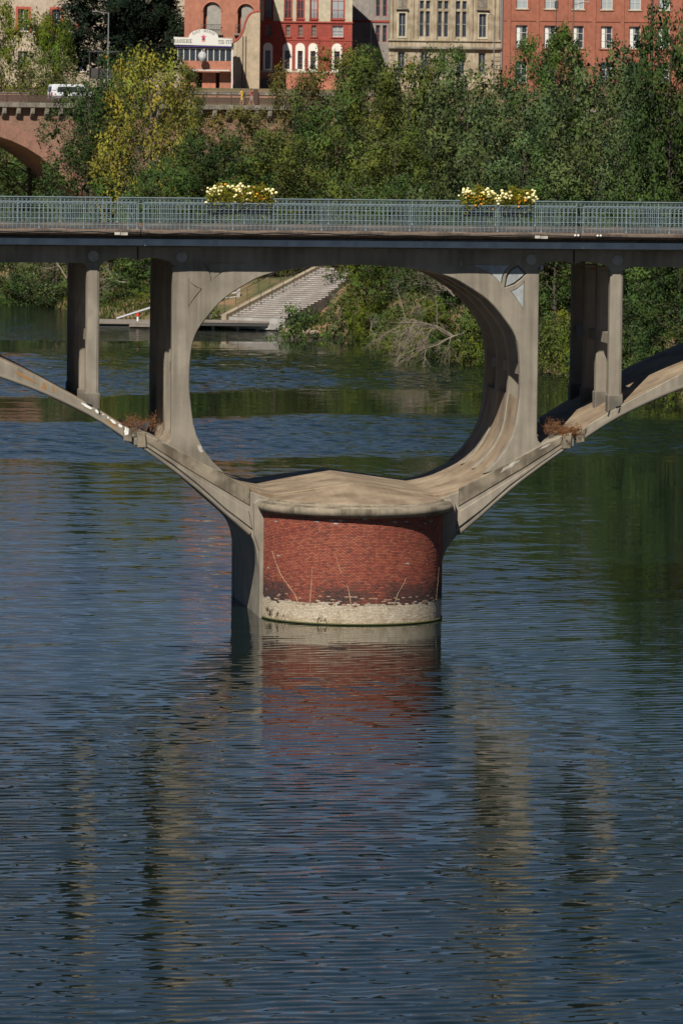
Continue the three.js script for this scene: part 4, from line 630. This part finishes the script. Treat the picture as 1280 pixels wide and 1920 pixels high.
{ // red and ivory building
  const up = [[-9.95, -9.05], [-7.55, -6.75], [-6.05, -5.25], [-4.45, -3.6], [-1.9, -0.4]], mid = up.map(([a, b], i) => i === 4 ? [-1.82, -0.5] : [a + 0.15, b - 0.12]), low = [[-9.85, -9.25], [-7.5, -6.9], [-5.95, -5.35], [-4.4, -3.8], [-1.55, -0.85]];
  const op = [...up.map(([a, b]) => rect(a, b, 29.95, 33.2)), ...mid.map(([a, b]) => rect(a, b, 27.78, 29.2)), ...low.map(([a, b]) => rect(a, b, 23.85, 26.05))];
  const t = house('red_building', 'red and ivory building with white arched ground windows and tall red-framed ones above', -10.85, 0.6, G0, 36, 21, 9, M.red, op);
  const iv = up.map(([a, b]) => [a - 0.12, b + 0.12]); let x = -10.6; for (const [a, b] of [...iv, [0.6, 0.6]]) { if (a > x + 0.05) part('ivory_panel', box(x, a, 29.62, 36, 0.001, 0.06), M.ivory, t); x = b; } for (const [a, b] of iv) part('ivory_panel', box(a, b, 33.4, 36, 0.001, 0.06), M.ivory, t);
  part('string_course', rbox(-10.85, 0.7, 29.42, 29.62, 0.001, 0.14, 0.02), M.red, t); part('string_course', box(-10.85, 0.65, 27.3, 27.42, 0.001, 0.07), M.red, t); part('plinth_band', rbox(-10.95, 0.7, 23.42, 23.62, 0.001, 0.16, 0.02), M.ivory, t); part('plinth', box(-10.95, 0.65, G0, 23.42, 0.001, 0.1), M.salmon, t);
  for (let y = 24.1; y < 29.3; y += 0.42) part('render_joint', box(-10.6, 0.55, y, y + 0.035, 0.0, 0.012), M.red, t);
  up.forEach(([a, b]) => { const f = win(t, a, b, 29.95, 33.2, { frame: redFrame, rows: 3, th: 0.1, sill: M.red, pane: a > -5 ? glassPale : glass }); const g = []; for (let q = a; q < b; q += 0.12) g.push(bar([q, 29.98, 0.05], [q, 30.9, 0.05], 0.012, 4)); part('guard_rail', merge(g), darkFrame, f); });
  mid.forEach(([a, b], i) => win(t, a, b, 27.78, 29.2, { pane: i === 4 ? glassPale : std([0.16, 0.15, 0.13], 0.5), sill: M.red, cols: 2, rows: 2, frame: i === 4 ? whiteFrame : std([0.22, 0.2, 0.17], 0.7) }));
  low.forEach(([a, b]) => { const f = win(t, a, b, 23.85, 26.05, { frame: darkFrame, rows: 1, cols: 1 }); const s = slab(archRect(a - 0.27, b + 0.27, 23.62, 27.0), 0.001, 0.09, 0, [rect(a, b, 23.85, 26.05)]); part('arched_surround', s, std([0.78, 0.75, 0.70], 0.8), f); });
  part('drain_pipe', bar([-10.62, 23.6, 0.1], [-10.5, 36, 0.1], 0.07, 8), std([0.55, 0.5, 0.5], 0.5), t); part('cellar_arch', slab(archRect(-10.4, -9.3, G0, 22.8), 0.1, 0.13), std([0.13, 0.10, 0.08], 0.7), t);
}
{ // recessed wing in the shade
  const ws = [[3.55, 4.05], [4.4, 4.9]], op = []; for (const [a, b] of ws) for (const [c, d] of [[27.4, 29.5], [30.6, 33.2]]) op.push(rect(a, b, c, d));
  const t = house('shaded_wing', 'grey and red building set back in the shade right of the red building', 0.62, 6.5, G0, 35, 6, 9, M.grey, op);
  for (const [a, b] of ws) for (const [c, d] of [[27.4, 29.5], [30.6, 33.2]]) win(t, a, b, c, d, { frame: redFrame, cols: 1 });
  part('string_course', box(0.62, 6.4, 29.85, 30.1, 0.001, 0.1), M.red, t); part('drain_pipe', bar([2.9, G0, 0.1], [2.95, 30, 0.1], 0.06, 8), whiteFrame, t);
}
{ // stone facade with mullioned windows
  const big = [[8.62, 9.84], [10.8, 12.02], [12.95, 14.2]], side = [[6.15, 6.95], [15.7, 16.55]], low = [[6.08, 6.9], [8.8, 9.6], [11.0, 11.8], [13.2, 14.0], [15.7, 16.5]];
  const op = []; big.forEach(([a, b]) => { const m = (a + b) / 2; for (const [p, q] of [[a, m - 0.12], [m + 0.12, b]]) op.push(rect(p, q, 27.8, 30.85), rect(p, q, 31.1, 32.1)); }); side.forEach(([a, b]) => op.push(rect(a, b, 27.8, 30.6))); low.forEach(([a, b]) => op.push(rect(a, b, 23.4, 25.95)));
  const t = house('stone_building', 'ornate cream stone building with mullioned windows and stained pilasters', 5.1, 18.25, G0, 36.5, 30, 10, M.stone, op);
  op.forEach(o => { const a = o[0][0], b = o[1][0], c = o[0][1], d = o[2][1]; win(t, a, b, c, d, { frame: std([0.36, 0.34, 0.31], 0.7), cols: b - a > 0.7 ? 2 : 1, rows: d - c > 2.6 ? 2 : 1, th: 0.05 }); });
  part('cornice', rbox(4.75, 18.4, 26.35, 26.62, 0.001, 0.42, 0.04), paleStone, t); part('cornice', rbox(4.85, 18.35, 27.28, 27.5, 0.001, 0.3, 0.03), M.stone, t); part('frieze', box(4.9, 18.3, 26.62, 27.28, 0.001, 0.12), M.stone, t);
  for (const x of [5.1, 7.55, 8.1, 10.05, 10.35, 12.25, 12.55, 14.6, 15.15, 17.2, 17.75]) { const w2 = 0.22; part('pilaster', rbox(x, x + w2 * 1.6, 27.5, 36.4, 0.001, 0.2, 0.03), M.stone, t); }
  for (const [a, b] of side) { part('window_hood', rbox(a - 0.35, b + 0.35, 31.0, 31.18, 0.001, 0.35, 0.03), paleStone, t); part('window_surround', slab(rect(a - 0.2, b + 0.2, 27.6, 30.8), 0.001, 0.08, 0, [rect(a, b, 27.8, 30.6)]), M.ivory, t); part('hood_panel', box(a - 0.1, b + 0.1, 31.3, 32.5, 0.001, 0.05), paleStone, t); }
  for (let y = 21; y < 26.3; y += 0.5) for (const x of [4.98, 17.6]) part('quoin', rbox(x, x + 0.7, y, y + 0.44, 0.001, 0.1, 0.03), M.stone, t);
  part('drain_pipe', bar([18.4, 24, 0.12], [18.4, 36, 0.12], 0.09, 8), std([0.25, 0.28, 0.32], 0.4), t);
  const fb = thing('flower_basket', 'small hanging basket of orange flowers on a lamp before the stone building', 'flower basket', town(7.6, 24.4, 36), TT); part('basket', new THREE.SphereGeometry(0.22, 10, 6, 0, 6.3, 1.57, 1.57), darkFrame, fb); const g = []; const r = rng(8); for (let i = 0; i < 22; i++) g.push(new THREE.IcosahedronGeometry(0.09, 0).translate(gauss(r) * 0.14, 0.05 + r() * 0.22, gauss(r) * 0.14)); part('blossoms', merge(g), std([0.75, 0.14, 0.05], 0.8), fb).userData.kind = 'stuff'; part('bracket', [bar([0.3, -3.8, 0], [0.3, 1.0, 0], 0.05, 8), bar([0.3, 1.0, 0], [-0.1, 0.7, 0], 0.025, 6)], darkFrame, fb);
}
{ // orange brick building
  const cx = [20.65, 24.0, 27.32, 30.7, 34.05, 37.5], op = []; for (const c of cx) op.push(rect(c - 0.66, c + 0.66, 31.2, 33.8), rect(c - 0.66, c + 0.66, 26.6, 29.25), rect(c - 0.66, c + 0.66, 22.4, 25.0));
  const t = house('orange_brick_building', 'long orange brick building with pale windows and brick pilasters, upper right', 18.5, 46, G0, 36.5, 34, 12, M.brick, op);
  op.forEach(o => { const a = o[0][0], b = o[1][0], c = o[0][1], d = o[2][1], f = win(t, a, b, c, d, { cols: 2, rows: 3, pane: c > 31 ? glassPale : glass, sill: c > 31 ? M.cream : M.brick }); part('brick_surround', slab(rect(a - 0.3, b + 0.3, c - 0.05, d + 0.32), 0.001, 0.05, 0, [rect(a - 0.02, b + 0.02, c - 0.04, d)]), M.brick, f); if (c < 31 && c > 25) part('curtain', box(a + 0.1, (a + b) / 2 - 0.15, c + 0.1, d - 0.1, -0.248, -0.24), std([0.7, 0.7, 0.68], 0.9), f); });
  for (const x of [18.9, 22.3, 25.65, 29.0, 32.35, 35.75, 39.2]) part('pilaster', box(x, x + 0.42, G0, 36.5, 0.001, 0.12), M.brick, t);
  part('string_course', box(18.5, 46, 29.75, 29.9, 0.001, 0.08), M.brick, t); part('drain_pipe', bar([36.2, G0, 0.18], [36.0, 36, 0.18], 0.08, 8), darkFrame, t);
}
{ // pale house behind the dark trees
  const ws = [[-41.5, -40.2], [-37.2, -36.1], [-33.9, -32.7], [-29.9, -28.8], [-25.8, -24.7]], op = []; for (const [a, b] of ws) op.push(rect(a, b, 23.4, 25.9), rect(a, b, 28.4, 31.2));
  const t = house('pale_house', 'pale pink rendered house behind the dark trees at the upper left', -60, -20.2, 15, 34, -6, 12, M.pale, op); op.forEach(o => win(t, o[0][0], o[1][0], o[0][1], o[2][1], { sill: M.ivory, frame: whiteFrame })); ws.forEach(([a, b]) => part('window_surround', slab(rect(a - 0.3, b + 0.3, 28.2, 31.5), 0.001, 0.05, 0, [rect(a, b, 28.4, 31.2)]), redFrame, t));
}
// ------------------------------------------------------------------ street furniture, van, people
{
  const t = thing('street_lamp', 'tall thin grey street lamp standing before the dark trees', 'street lamp', town(-26.2, 19.4, 80), TT); part('pole', bar([0, 0, 0], [0.05, 9.9, 0], 0.09, 10, 0.05), std([0.24, 0.25, 0.27], 0.5), t); part('arm', bar([0.05, 9.85, 0], [-1.3, 10.05, 0.1], 0.035, 6), std([0.24, 0.25, 0.27], 0.5), t); part('lamp_head', rbox(-1.75, -1.2, 9.98, 10.1, -0.02, 0.22, 0.03), std([0.2, 0.2, 0.21], 0.5), t);
  const b = thing('street_lamp', 'slim curved lamp post against the right end of the stone building', 'street lamp', town(16.9, 21.3, 52), TT); part('pole', bar([0, 0, 0], [0, 8.2, 0], 0.08, 8, 0.05), std([0.2, 0.19, 0.18], 0.6), b); part('arm', tube([[0, 8.2, 0], [-0.15, 8.7, 0.1], [-0.6, 8.9, 0.3]], 0.035, 10, 5), std([0.2, 0.19, 0.18], 0.6), b); part('lamp_head', new THREE.SphereGeometry(0.2, 10, 8).scale(1, 0.5, 1).translate(-0.7, 8.85, 0.35), whiteFrame, b);
  const c = thing('street_lamp', 'brown lamp mast with a side arm before the orange brick building', 'street lamp', town(26.0, 21.3, 50), TT); part('pole', bar([0, 0, 0], [0.1, 11.6, 0], 0.1, 8, 0.07), std([0.14, 0.10, 0.08], 0.7), c); part('arm', bar([0.1, 10.1, 0], [1.5, 10.4, 0.1], 0.04, 6), std([0.14, 0.10, 0.08], 0.7), c); part('lamp_head', rbox(1.3, 1.9, 10.36, 10.5, -0.02, 0.25, 0.04), std([0.3, 0.3, 0.32], 0.5), c); part('spot_light', rbox(0.45, 0.75, 9.5, 9.85, -0.1, 0.15, 0.05), std([0.5, 0.5, 0.52], 0.5), c);
  const tl = thing('traffic_light', 'small traffic signal on a thin pole before the orange brick building', 'traffic light', town(24.0, 21.3, 52), TT); part('pole', bar([0, 0, 0], [0, 10.4, 0], 0.05, 6), darkFrame, tl); part('signal_head', rbox(-0.2, 0.2, 9.6, 10.5, -0.15, 0.15, 0.06), darkFrame, tl);
  // terrace canopy
  const a = thing('terrace_pergola', 'dark slatted terrace pergola with chairs below the dark trees', 'pergola', town(-28.4, 20.9, 40), TT); part('roof_frame', rbox(-1.8, 1.8, 4.5, 4.62, -1.4, 1.4, 0.02), darkFrame, a); for (const x of [-1.7, -0.7, 0.4, 1.7]) part('post', bar([x, 0, 1.3], [x, 4.5, 1.3], 0.06, 6), darkFrame, a); part('counter', rbox(-1.7, 1.7, 1.4, 2.6, -1.2, 1.0, 0.04), std([0.06, 0.05, 0.05], 0.8), a); part('red_lantern', new THREE.SphereGeometry(0.2, 10, 8).translate(0.25, 3.9, 1.4), std([0.7, 0.12, 0.04], 0.6), a);
}
{ // white van
  const paint = new THREE.MeshPhysicalMaterial({ color: new THREE.Color().setRGB(0.72, 0.74, 0.78), roughness: 0.35, clearcoat: 0.6, clearcoatRoughness: 0.1 }), t = thing('white_van', 'white passenger van half hidden by a tree on the old bridge', 'van', town(-32.0, 19.43, 86.2), TT + 0.29);
  const side = [[0.02, 0.42], [0.0, 1.0], [0.12, 1.85], [0.3, 1.97], [3.3, 1.97], [3.75, 1.85], [4.35, 1.25], [4.8, 1.08], [4.95, 0.7], [4.95, 0.4]];
  part('body', slab(side, -1.9, 0, 0.06), paint, t); const rw = part('rear_window', rbox(-0.02, 0.1, 1.15, 1.72, -1.7, -0.2, 0.02).rotateZ(0), glass, t); rw.rotation.z = -0.13; rw.position.set(-0.12, 0, 0);
  part('side_window', slab([[0.65, 1.12], [2.9, 1.12], [2.9, 1.72], [0.75, 1.72]], -0.012, 0.014), glass, t); part('front_window', slab([[3.0, 1.12], [4.1, 1.12], [3.65, 1.72], [3.0, 1.72]], -0.012, 0.014), glass, t);
  part('tail_light', rbox(0.0, 0.13, 0.72, 1.12, -0.16, 0.02, 0.02), std([0.6, 0.02, 0.02], 0.4), t); part('tail_light', rbox(0.0, 0.1, 0.72, 1.12, -1.92, -1.74, 0.02), std([0.6, 0.02, 0.02], 0.4), t); part('bumper', rbox(-0.08, 0.4, 0.32, 0.6, -1.93, 0.03, 0.04), std([0.45, 0.46, 0.5], 0.6), t); part('number_plate', rbox(-0.02, 0.02, 0.78, 0.9, -1.25, -0.7, 0.004), std([0.1, 0.1, 0.12], 0.5), t);
  for (const x of [0.95, 4.05]) for (const z of [-0.12, -1.78]) { const w = new THREE.TorusGeometry(0.25, 0.09, 10, 24); w.translate(x, 0.34, z); const ty = part('wheel', w, std([0.02, 0.02, 0.02], 0.9), t); const h = new THREE.CylinderGeometry(0.18, 0.18, 0.12, 16); h.rotateX(Math.PI / 2); h.translate(x, 0.34, z); part('hub', h, std([0.4, 0.4, 0.42], 0.4), ty); }
}
function sdfMesh(bones, res = 56, half = 1.0, cy = 0.9, k = 0.05, clip) { // smooth union of tapered capsules, meshed
  const mc = new MarchingCubes(res, new THREE.MeshBasicMaterial(), false, false, 120000); mc.isolation = 0; const n = mc.size, f = mc.field, p = V(), a = V(), b = V(), q = V();
  for (let z = 0; z < n; z++) for (let y = 0; y < n; y++) for (let x = 0; x < n; x++) {
    p.set((x / n * 2 - 1) * half, (y / n * 2 - 1) * half + cy, (z / n * 2 - 1) * half); let d = 9;
    for (const [A, B, ra, rb] of bones) { a.set(...A); b.set(...B); q.subVectors(b, a); const t = clamp(V().subVectors(p, a).dot(q) / Math.max(1e-6, q.lengthSq())), dd = p.distanceTo(a.clone().addScaledVector(q, t)) - lerp(ra, rb, t), h = clamp(0.5 + 0.5 * (d - dd) / k); d = lerp(d, dd, h) - k * h * (1 - h); }
    if (clip) d = Math.max(d, clip(p)); f[x + y * n + z * n * n] = -d;
  }
  mc.update(); const c = mc.count, g = new THREE.BufferGeometry(), P = new Float32Array(mc.positionArray.slice(0, c * 3)); for (let i = 0; i < c; i++) { P[i * 3] *= half; P[i * 3 + 1] = P[i * 3 + 1] * half + cy; P[i * 3 + 2] *= half; }
  g.setAttribute('position', new THREE.BufferAttribute(P, 3)); const m = mergeVertices(g, 1e-4); m.computeVertexNormals(); m.setAttribute('uv', new THREE.Float32BufferAttribute(new Float32Array(m.attributes.position.count * 2), 2)); return m;
}
function person(u, w, turn, label, shirt, shorts, hem, bag) {
  const t = thing('person', label, 'person', town(u, 19.42, w), turn), skin = std([0.42, 0.24, 0.16], 0.7);
  const hip = 0.92, sh = 1.42, leg = (s, f) => [[[s * 0.09, hip, 0], [s * 0.1, 0.5, f * 0.12], 0.09, 0.06], [[s * 0.1, 0.5, f * 0.12], [s * 0.1, 0.08, f * 0.2 - (f < 0 ? 0.08 : 0)], 0.055, 0.04], [[s * 0.1, 0.05, f * 0.2 - 0.04], [s * 0.11, 0.04, f * 0.2 + 0.14], 0.045, 0.035]];
  const arm = (s, f) => [[[s * 0.19, sh - 0.03, 0], [s * 0.25, 1.13, -f * 0.08], 0.055, 0.042], [[s * 0.25, 1.13, -f * 0.08], [s * 0.24, 0.9, f * 0.05 + 0.08], 0.04, 0.03], [[s * 0.24, 0.9, f * 0.05 + 0.08], [s * 0.235, 0.8, f * 0.05 + 0.11], 0.032, 0.02]];
  const torso = [[[0, hip, 0], [0, 1.15, 0], 0.13, 0.125], [[0, 1.15, 0], [0, 1.36, 0], 0.13, 0.13], [[-0.15, 1.4, 0], [0.15, 1.4, 0], 0.065, 0.065]];
  const head = [[[0, 1.44, 0], [0, 1.54, 0.01], 0.05, 0.05], [[0, 1.6, 0.015], [0, 1.67, 0], 0.082, 0.092], [[0, 1.6, 0.1], [0, 1.585, 0.115], 0.014, 0.016]];
  part('body', sdfMesh([...torso, ...head, ...leg(-1, 1), ...leg(1, -1), ...arm(-1, 1), ...arm(1, -1)]), skin, t);
  const fat = (b, e) => b.map(([A, B, p, q]) => [A, B, p + e, q + e]);
  part('shirt', sdfMesh(fat([...torso, arm(-1, 1)[0], arm(1, -1)[0]], 0.02), 56, 1, 0.9, 0.05, p => Math.max(hem - p.y, p.y - 1.46, Math.abs(p.x) - 0.26)), std(shirt, 0.9), t);
  part('shorts', sdfMesh(fat([torso[0], ...leg(-1, 1).slice(0, 1), ...leg(1, -1).slice(0, 1)], 0.024), 56, 1, 0.9, 0.04, p => Math.max(0.52 - p.y, p.y - hip - 0.08)), std(shorts, 0.9), t);
  part('hair', sdfMesh([[[0, 1.64, -0.02], [0, 1.7, -0.015], 0.1, 0.09]], 40, 0.3, 1.65, 0.03, p => Math.max(1.6 - p.y, p.z - 0.05)), std([0.03, 0.022, 0.018], 0.8), t);
  if (bag) part('bag', rbox(0.24, 0.42, 0.85, 1.25, -0.12, 0.12, 0.04), std([0.03, 0.03, 0.04], 0.8), t);
}
person(-11.3, 87.6, TT + 1.2, 'person in a long yellow shirt carrying a dark bag along the old parapet', [0.72, 0.46, 0.06], [0.6, 0.42, 0.1], 0.62, true);
person(-10.25, 87.9, TT + 1.5, 'person in a dark red top and pale trousers behind the one in yellow', [0.40, 0.02, 0.035], [0.35, 0.29, 0.24], 0.95, false);
// ------------------------------------------------------------------ stairs, jetty, driftwood on the far bank
const stepStone = mineral([0.62, 0.60, 0.58], [0.42, 0.39, 0.37], { size: 2.5, blotch: 0.9, streak: 0, bump: 0.01, px: 256, seed: 160 }), treadRed = mineral([0.42, 0.35, 0.31], [0.32, 0.26, 0.22], { size: 2, px: 256, seed: 161, bump: 0.01 }), weirStone = mineral([0.52, 0.44, 0.32], [0.36, 0.29, 0.2], { size: 3, px: 256, seed: 162 });
const post = std([0.05, 0.05, 0.05], 0.6);
{
  // climbs to the right and away; local x = along the climb, local z = along the treads
  const dir = 1.05, N = 26, run = 0.62, rise = 0.155, WD = 5.6, t = thing('stone_stairs', 'wide pale stone stairs climbing the far bank to the right', 'stairs', town(-9.9, 1.0, 203.6), TT + dir);
  for (let i = 0; i < N; i++) { const z1 = WD - (i > 6 ? 0 : 0) - (i > 12 ? 0.45 * Math.floor((i - 9) / 4) : 0); const st = part('step', box(i * run, i * run + run * 2.2, i * rise - 0.9, (i + 1) * rise - 0.03, 0, z1), stepStone, t); part('tread', box(i * run - 0.03, i * run + run + 0.01, (i + 1) * rise - 0.03, (i + 1) * rise, 0, z1 + 0.02), treadRed, st); }
  part('side_wall', slab([[-0.4, -1], [N * run + 1, -1], [N * run + 1, N * rise + 0.55], [0.1, 0.4], [-0.4, 0.3]], -0.5, -0.02), weirStone, t);
  const hr = thing('stair_handrail', 'dark iron handrail with thin posts beside the stone stairs', 'handrail', town(-9.9, 1.0, 203.6), TT + dir); for (let i = 0; i < 9; i++) { const x = 0.3 + i * 1.9; part('post', bar([x, x / run * rise + 0.05, 0.75], [x, x / run * rise + 1.2, 0.75], 0.03, 6), post, hr); part('post', bar([x + 0.2, x / run * rise + 0.3, -0.75], [x + 0.2, x / run * rise + 1.4, -0.75], 0.03, 6), post, hr); } for (const [z, y] of [[0.75, 1.18], [-0.75, 1.42]]) part('rail', bar([0.3, 0.3 / run * rise + y, z], [15.6, 15.6 / run * rise + y, z], 0.022, 6), post, hr);
}
{
  const deckW = mineral([0.36, 0.31, 0.27], [0.26, 0.22, 0.19], { size: 3, px: 256, seed: 170 }), dark = std([0.05, 0.05, 0.05], 0.9);
  const j = thing('jetty', 'grey jetty on short concrete piles in front of the stone stairs', 'jetty', town(-12.4, 0, 200.5), TT);
  part('platform', rbox(-2.6, 6.0, 0.62, 0.82, -9, 5.2, 0.03), deckW, j); part('edge_beam', box(-2.6, 5.9, 0.38, 0.61, 4.9, 5.15), dark, j); part('ramp_kerb', rbox(-2.0, 2.6, 0.821, 1.0, -3.5, -1.5, 0.03), stepStone, j); part('inner_wall', box(-2.5, 5.8, -0.6, 0.6, -1.5, -1.2), dark, j);
  for (const x of [-1.6, 1.2, 3.3, 5.0]) part('pile', bar([x, -1.5, 4.6], [x, 0.6, 4.6], 0.16, 10), paleStone, j);
  const p = thing('floating_pontoon', 'low floating pontoon left of the jetty under the left span', 'pontoon', town(-18.3, 0, 199), TT); part('deck', rbox(-3.9, 3.2, 0.28, 0.46, -3, 3.2, 0.03), deckW, p); part('float', box(-3.8, 3.1, -0.3, 0.27, -2.9, 3.0), dark, p); part('fender_strip', rbox(-0.2, 3.2, 0.1, 0.28, 3.0, 4.4, 0.03), deckW, p);
  const g = thing('gangway', 'pale metal gangway rising from the pontoon to the bank', 'gangway', town(-19.9, 0.5, 196), TT); part('beam', [bar([0, 0, 0], [4.2, 1.35, -1.5], 0.09, 4), bar([0, 0, -1.1], [4.2, 1.35, -2.6], 0.09, 4)], std([0.5, 0.52, 0.54], 0.4), g); part('walkway', (() => { const b = box(0, 4.5, -0.03, 0.03, -1.05, -0.05); b.rotateZ(0.31); b.translate(0, 0, -0.5); return b; })(), std([0.4, 0.4, 0.42], 0.5), g);
  const m = thing('mooring_marker', 'small mooring bollard with a red top on the pontoon', 'bollard', town(-17.9, 0.46, 199.8), TT); part('shaft', bar([0, 0, 0], [0, 0.45, 0], 0.09, 10), whiteDab, m); part('red_cap', new THREE.CylinderGeometry(0.12, 0.13, 0.28, 12).translate(0, 0.58, 0), std([0.65, 0.03, 0.02], 0.5), m);
  const bl = thing('guard_fence', 'short pale metal guard fence on the dirt slope left of the stairs', 'fence', town(-12.2, groundY(-12.2, 186), 186), TT); part('panel', [bar([0, 0.5, 0], [2.6, 0.9, 0], 0.07, 6), bar([0, 0.2, 0], [2.6, 0.55, 0], 0.05, 6)], std([0.45, 0.46, 0.47], 0.5), bl); part('end_post', box(2.6, 2.9, 0, 1.3, -0.15, 0.15), stepStone, bl);
}
function deadTree(pos, turn, seed, len, label, n, sp, droop) { // bleached limbs with a spray of twigs
  const r = rng(seed), t = thing('dead_tree', label, 'dead tree', pos, turn), big = [], fine = [];
  const grow = (o, d, L, R, lev) => { const pts = [o]; let q = o.clone(), e = d.clone(); for (let i = 0; i < 3; i++) { e = e.clone().add(V(gauss(r) * 0.18, gauss(r) * 0.16 - droop * 0.14 * lev, gauss(r) * 0.18)).normalize(); q = q.clone().addScaledVector(e, L / 3); pts.push(q); } (lev > 1 ? fine : big).push(limb(pts, R, R * 0.45, lev > 1 ? 3 : 6)); if (lev < 3) { const k = lev === 0 ? 8 : 7; for (let i = 0; i < k; i++) { const c = new THREE.CatmullRomCurve3(pts), tt = 0.3 + 0.7 * r(), s = d.clone().multiplyScalar(0.8).add(rdir(r).multiplyScalar(0.75)).normalize(); grow(c.getPoint(tt), s, L * (0.42 + 0.25 * r()), R * 0.4, lev + 1); } } };
  for (let i = 0; i < n; i++) grow(V(gauss(r) * 0.5, 0.3 * i, gauss(r) * 0.5), V(-0.85 + gauss(r) * sp, 0.25 + gauss(r) * sp, gauss(r) * 0.4).normalize(), len * (0.8 + 0.4 * r()), 0.075, 0);
  const bl = mineral([0.42, 0.35, 0.28], [0.26, 0.205, 0.16], { size: 1, px: 128, seed: 180 }); part('limbs', merge(big), bl, t); part('twigs', merge(fine), bl, t).userData.kind = 'stuff';
}
deadTree(town(8.6, 1.8, 261.5), TT, 501, 4.2, 'bleached fallen tree with a fan of bare twigs at the water inside the oval', 3, 0.22, 1);
deadTree(town(8.8, 4.8, 260), TT + 0.2, 502, 4.0, 'bare grey dead tree leaning above the fallen one', 2, 0.4, -0.4);
deadTree(town(2.2, 0.4, 222.5), TT + 2.6, 503, 1.6, 'small driftwood snag on the muddy edge right of the stair bush', 2, 0.3, 0);
deadTree(town(-25.6, 3.2, 172), TT + 0.4, 504, 3.4, 'dead branches hanging over the water under the left deck', 1, 0.3, 1.2);
deadTree(town(-20.5, 3.0, 175), TT - 0.5, 505, 3.4, 'bare reddish trunk leaning in the trees behind the gangway', 1, 0.25, 0);
{ // green fringe along the right bank
  const ORD = 'first second third fourth fifth sixth seventh eighth ninth tenth eleventh twelfth thirteenth fourteenth fifteenth sixteenth seventeenth eighteenth'.split(' '), r = rng(88); for (let i = 0; i < 18; i++) { const u = 3.2 + i * 1.12 + r() * 0.5, w = bankW(u) - 1.2 - r() * 1.2; tree(i % 2 ? 'bush' : 'bush2', ['green', 'olive', 'bright', 'green', 'deep'][i % 5], u, w, 2.2 + 2.4 * r(), 1.5 + 0.7 * r(), `${ORD[i]} leafy shrub of the right bank waterline fringe, counted from the stairs`, { name: 'waterside_shrub', group: 'shrubs fringing the right bank' }); }
}
{ // pale boulders at the foot of the bush
  const r = rng(61), m = mineral([0.52, 0.42, 0.31], [0.34, 0.26, 0.18], { size: 0.8, px: 128, seed: 190 });
  const lab = ['largest pale boulder at the water below the stair bush', 'second pale boulder beside the largest at the water', 'flat pale stone right of the boulders at the water', 'rightmost pale stone below the stair bush'];
  [[-4.6, 208.6, 0.62], [-3.9, 209.3, 0.5], [-3.2, 210.2, 0.42], [-2.5, 211.2, 0.36]].forEach(([u, w, s], i) => { const g = new THREE.IcosahedronGeometry(s, 2), p = g.attributes.position; for (let k = 0; k < p.count; k++) { const f = 0.75 + 0.5 * fbm(p.getX(k) * 2 + i * 9, p.getY(k) * 2 + p.getZ(k), 2); p.setXYZ(k, p.getX(k) * f * 1.5, p.getY(k) * f * 0.75, p.getZ(k) * f); } g.computeVertexNormals(); const o = part(numbered('boulder'), boxUV(g), m, scene); o.position.set(...town(u, 0.15, w + 1)); tag(o, lab[i], 'boulder', 'boulders at the water'); });
}
{ // ground cover: tufts of grass and weeds over the banks
  const r = rng(71), L = new Leaves();
  for (let i = 0; i < 26000; i++) { const u = -40 + r() * 80, d = Math.pow(r(), 1.6) * 34 - 0.2, w = bankW(u) - d; if (w < 95) continue; if (u > -14 && u < 2 && d > 2 && fbm(u * 0.5, w * 0.5, 2) < 0.62) continue; const q = V(...town(u, groundY(u, w) - 0.05, w)), dr = V(gauss(r) * 0.35, 1, gauss(r) * 0.35).normalize(), m = 0.6 + 0.7 * r(); L.add(q, dr, rdir(r), 0.22 + 0.3 * r(), 0.12 + 0.08 * r(), [m * (1 + 0.3 * r()), m, m * 0.8]); }
  const o = part('grass', L.geo(), leafMat([0.075, 0.115, 0.02], 0.3), scene); o.userData.kind = 'stuff'; o.userData.label = 'grass and weeds covering the river banks'; o.userData.category = 'grass';
}
renderer.render(scene, camera);
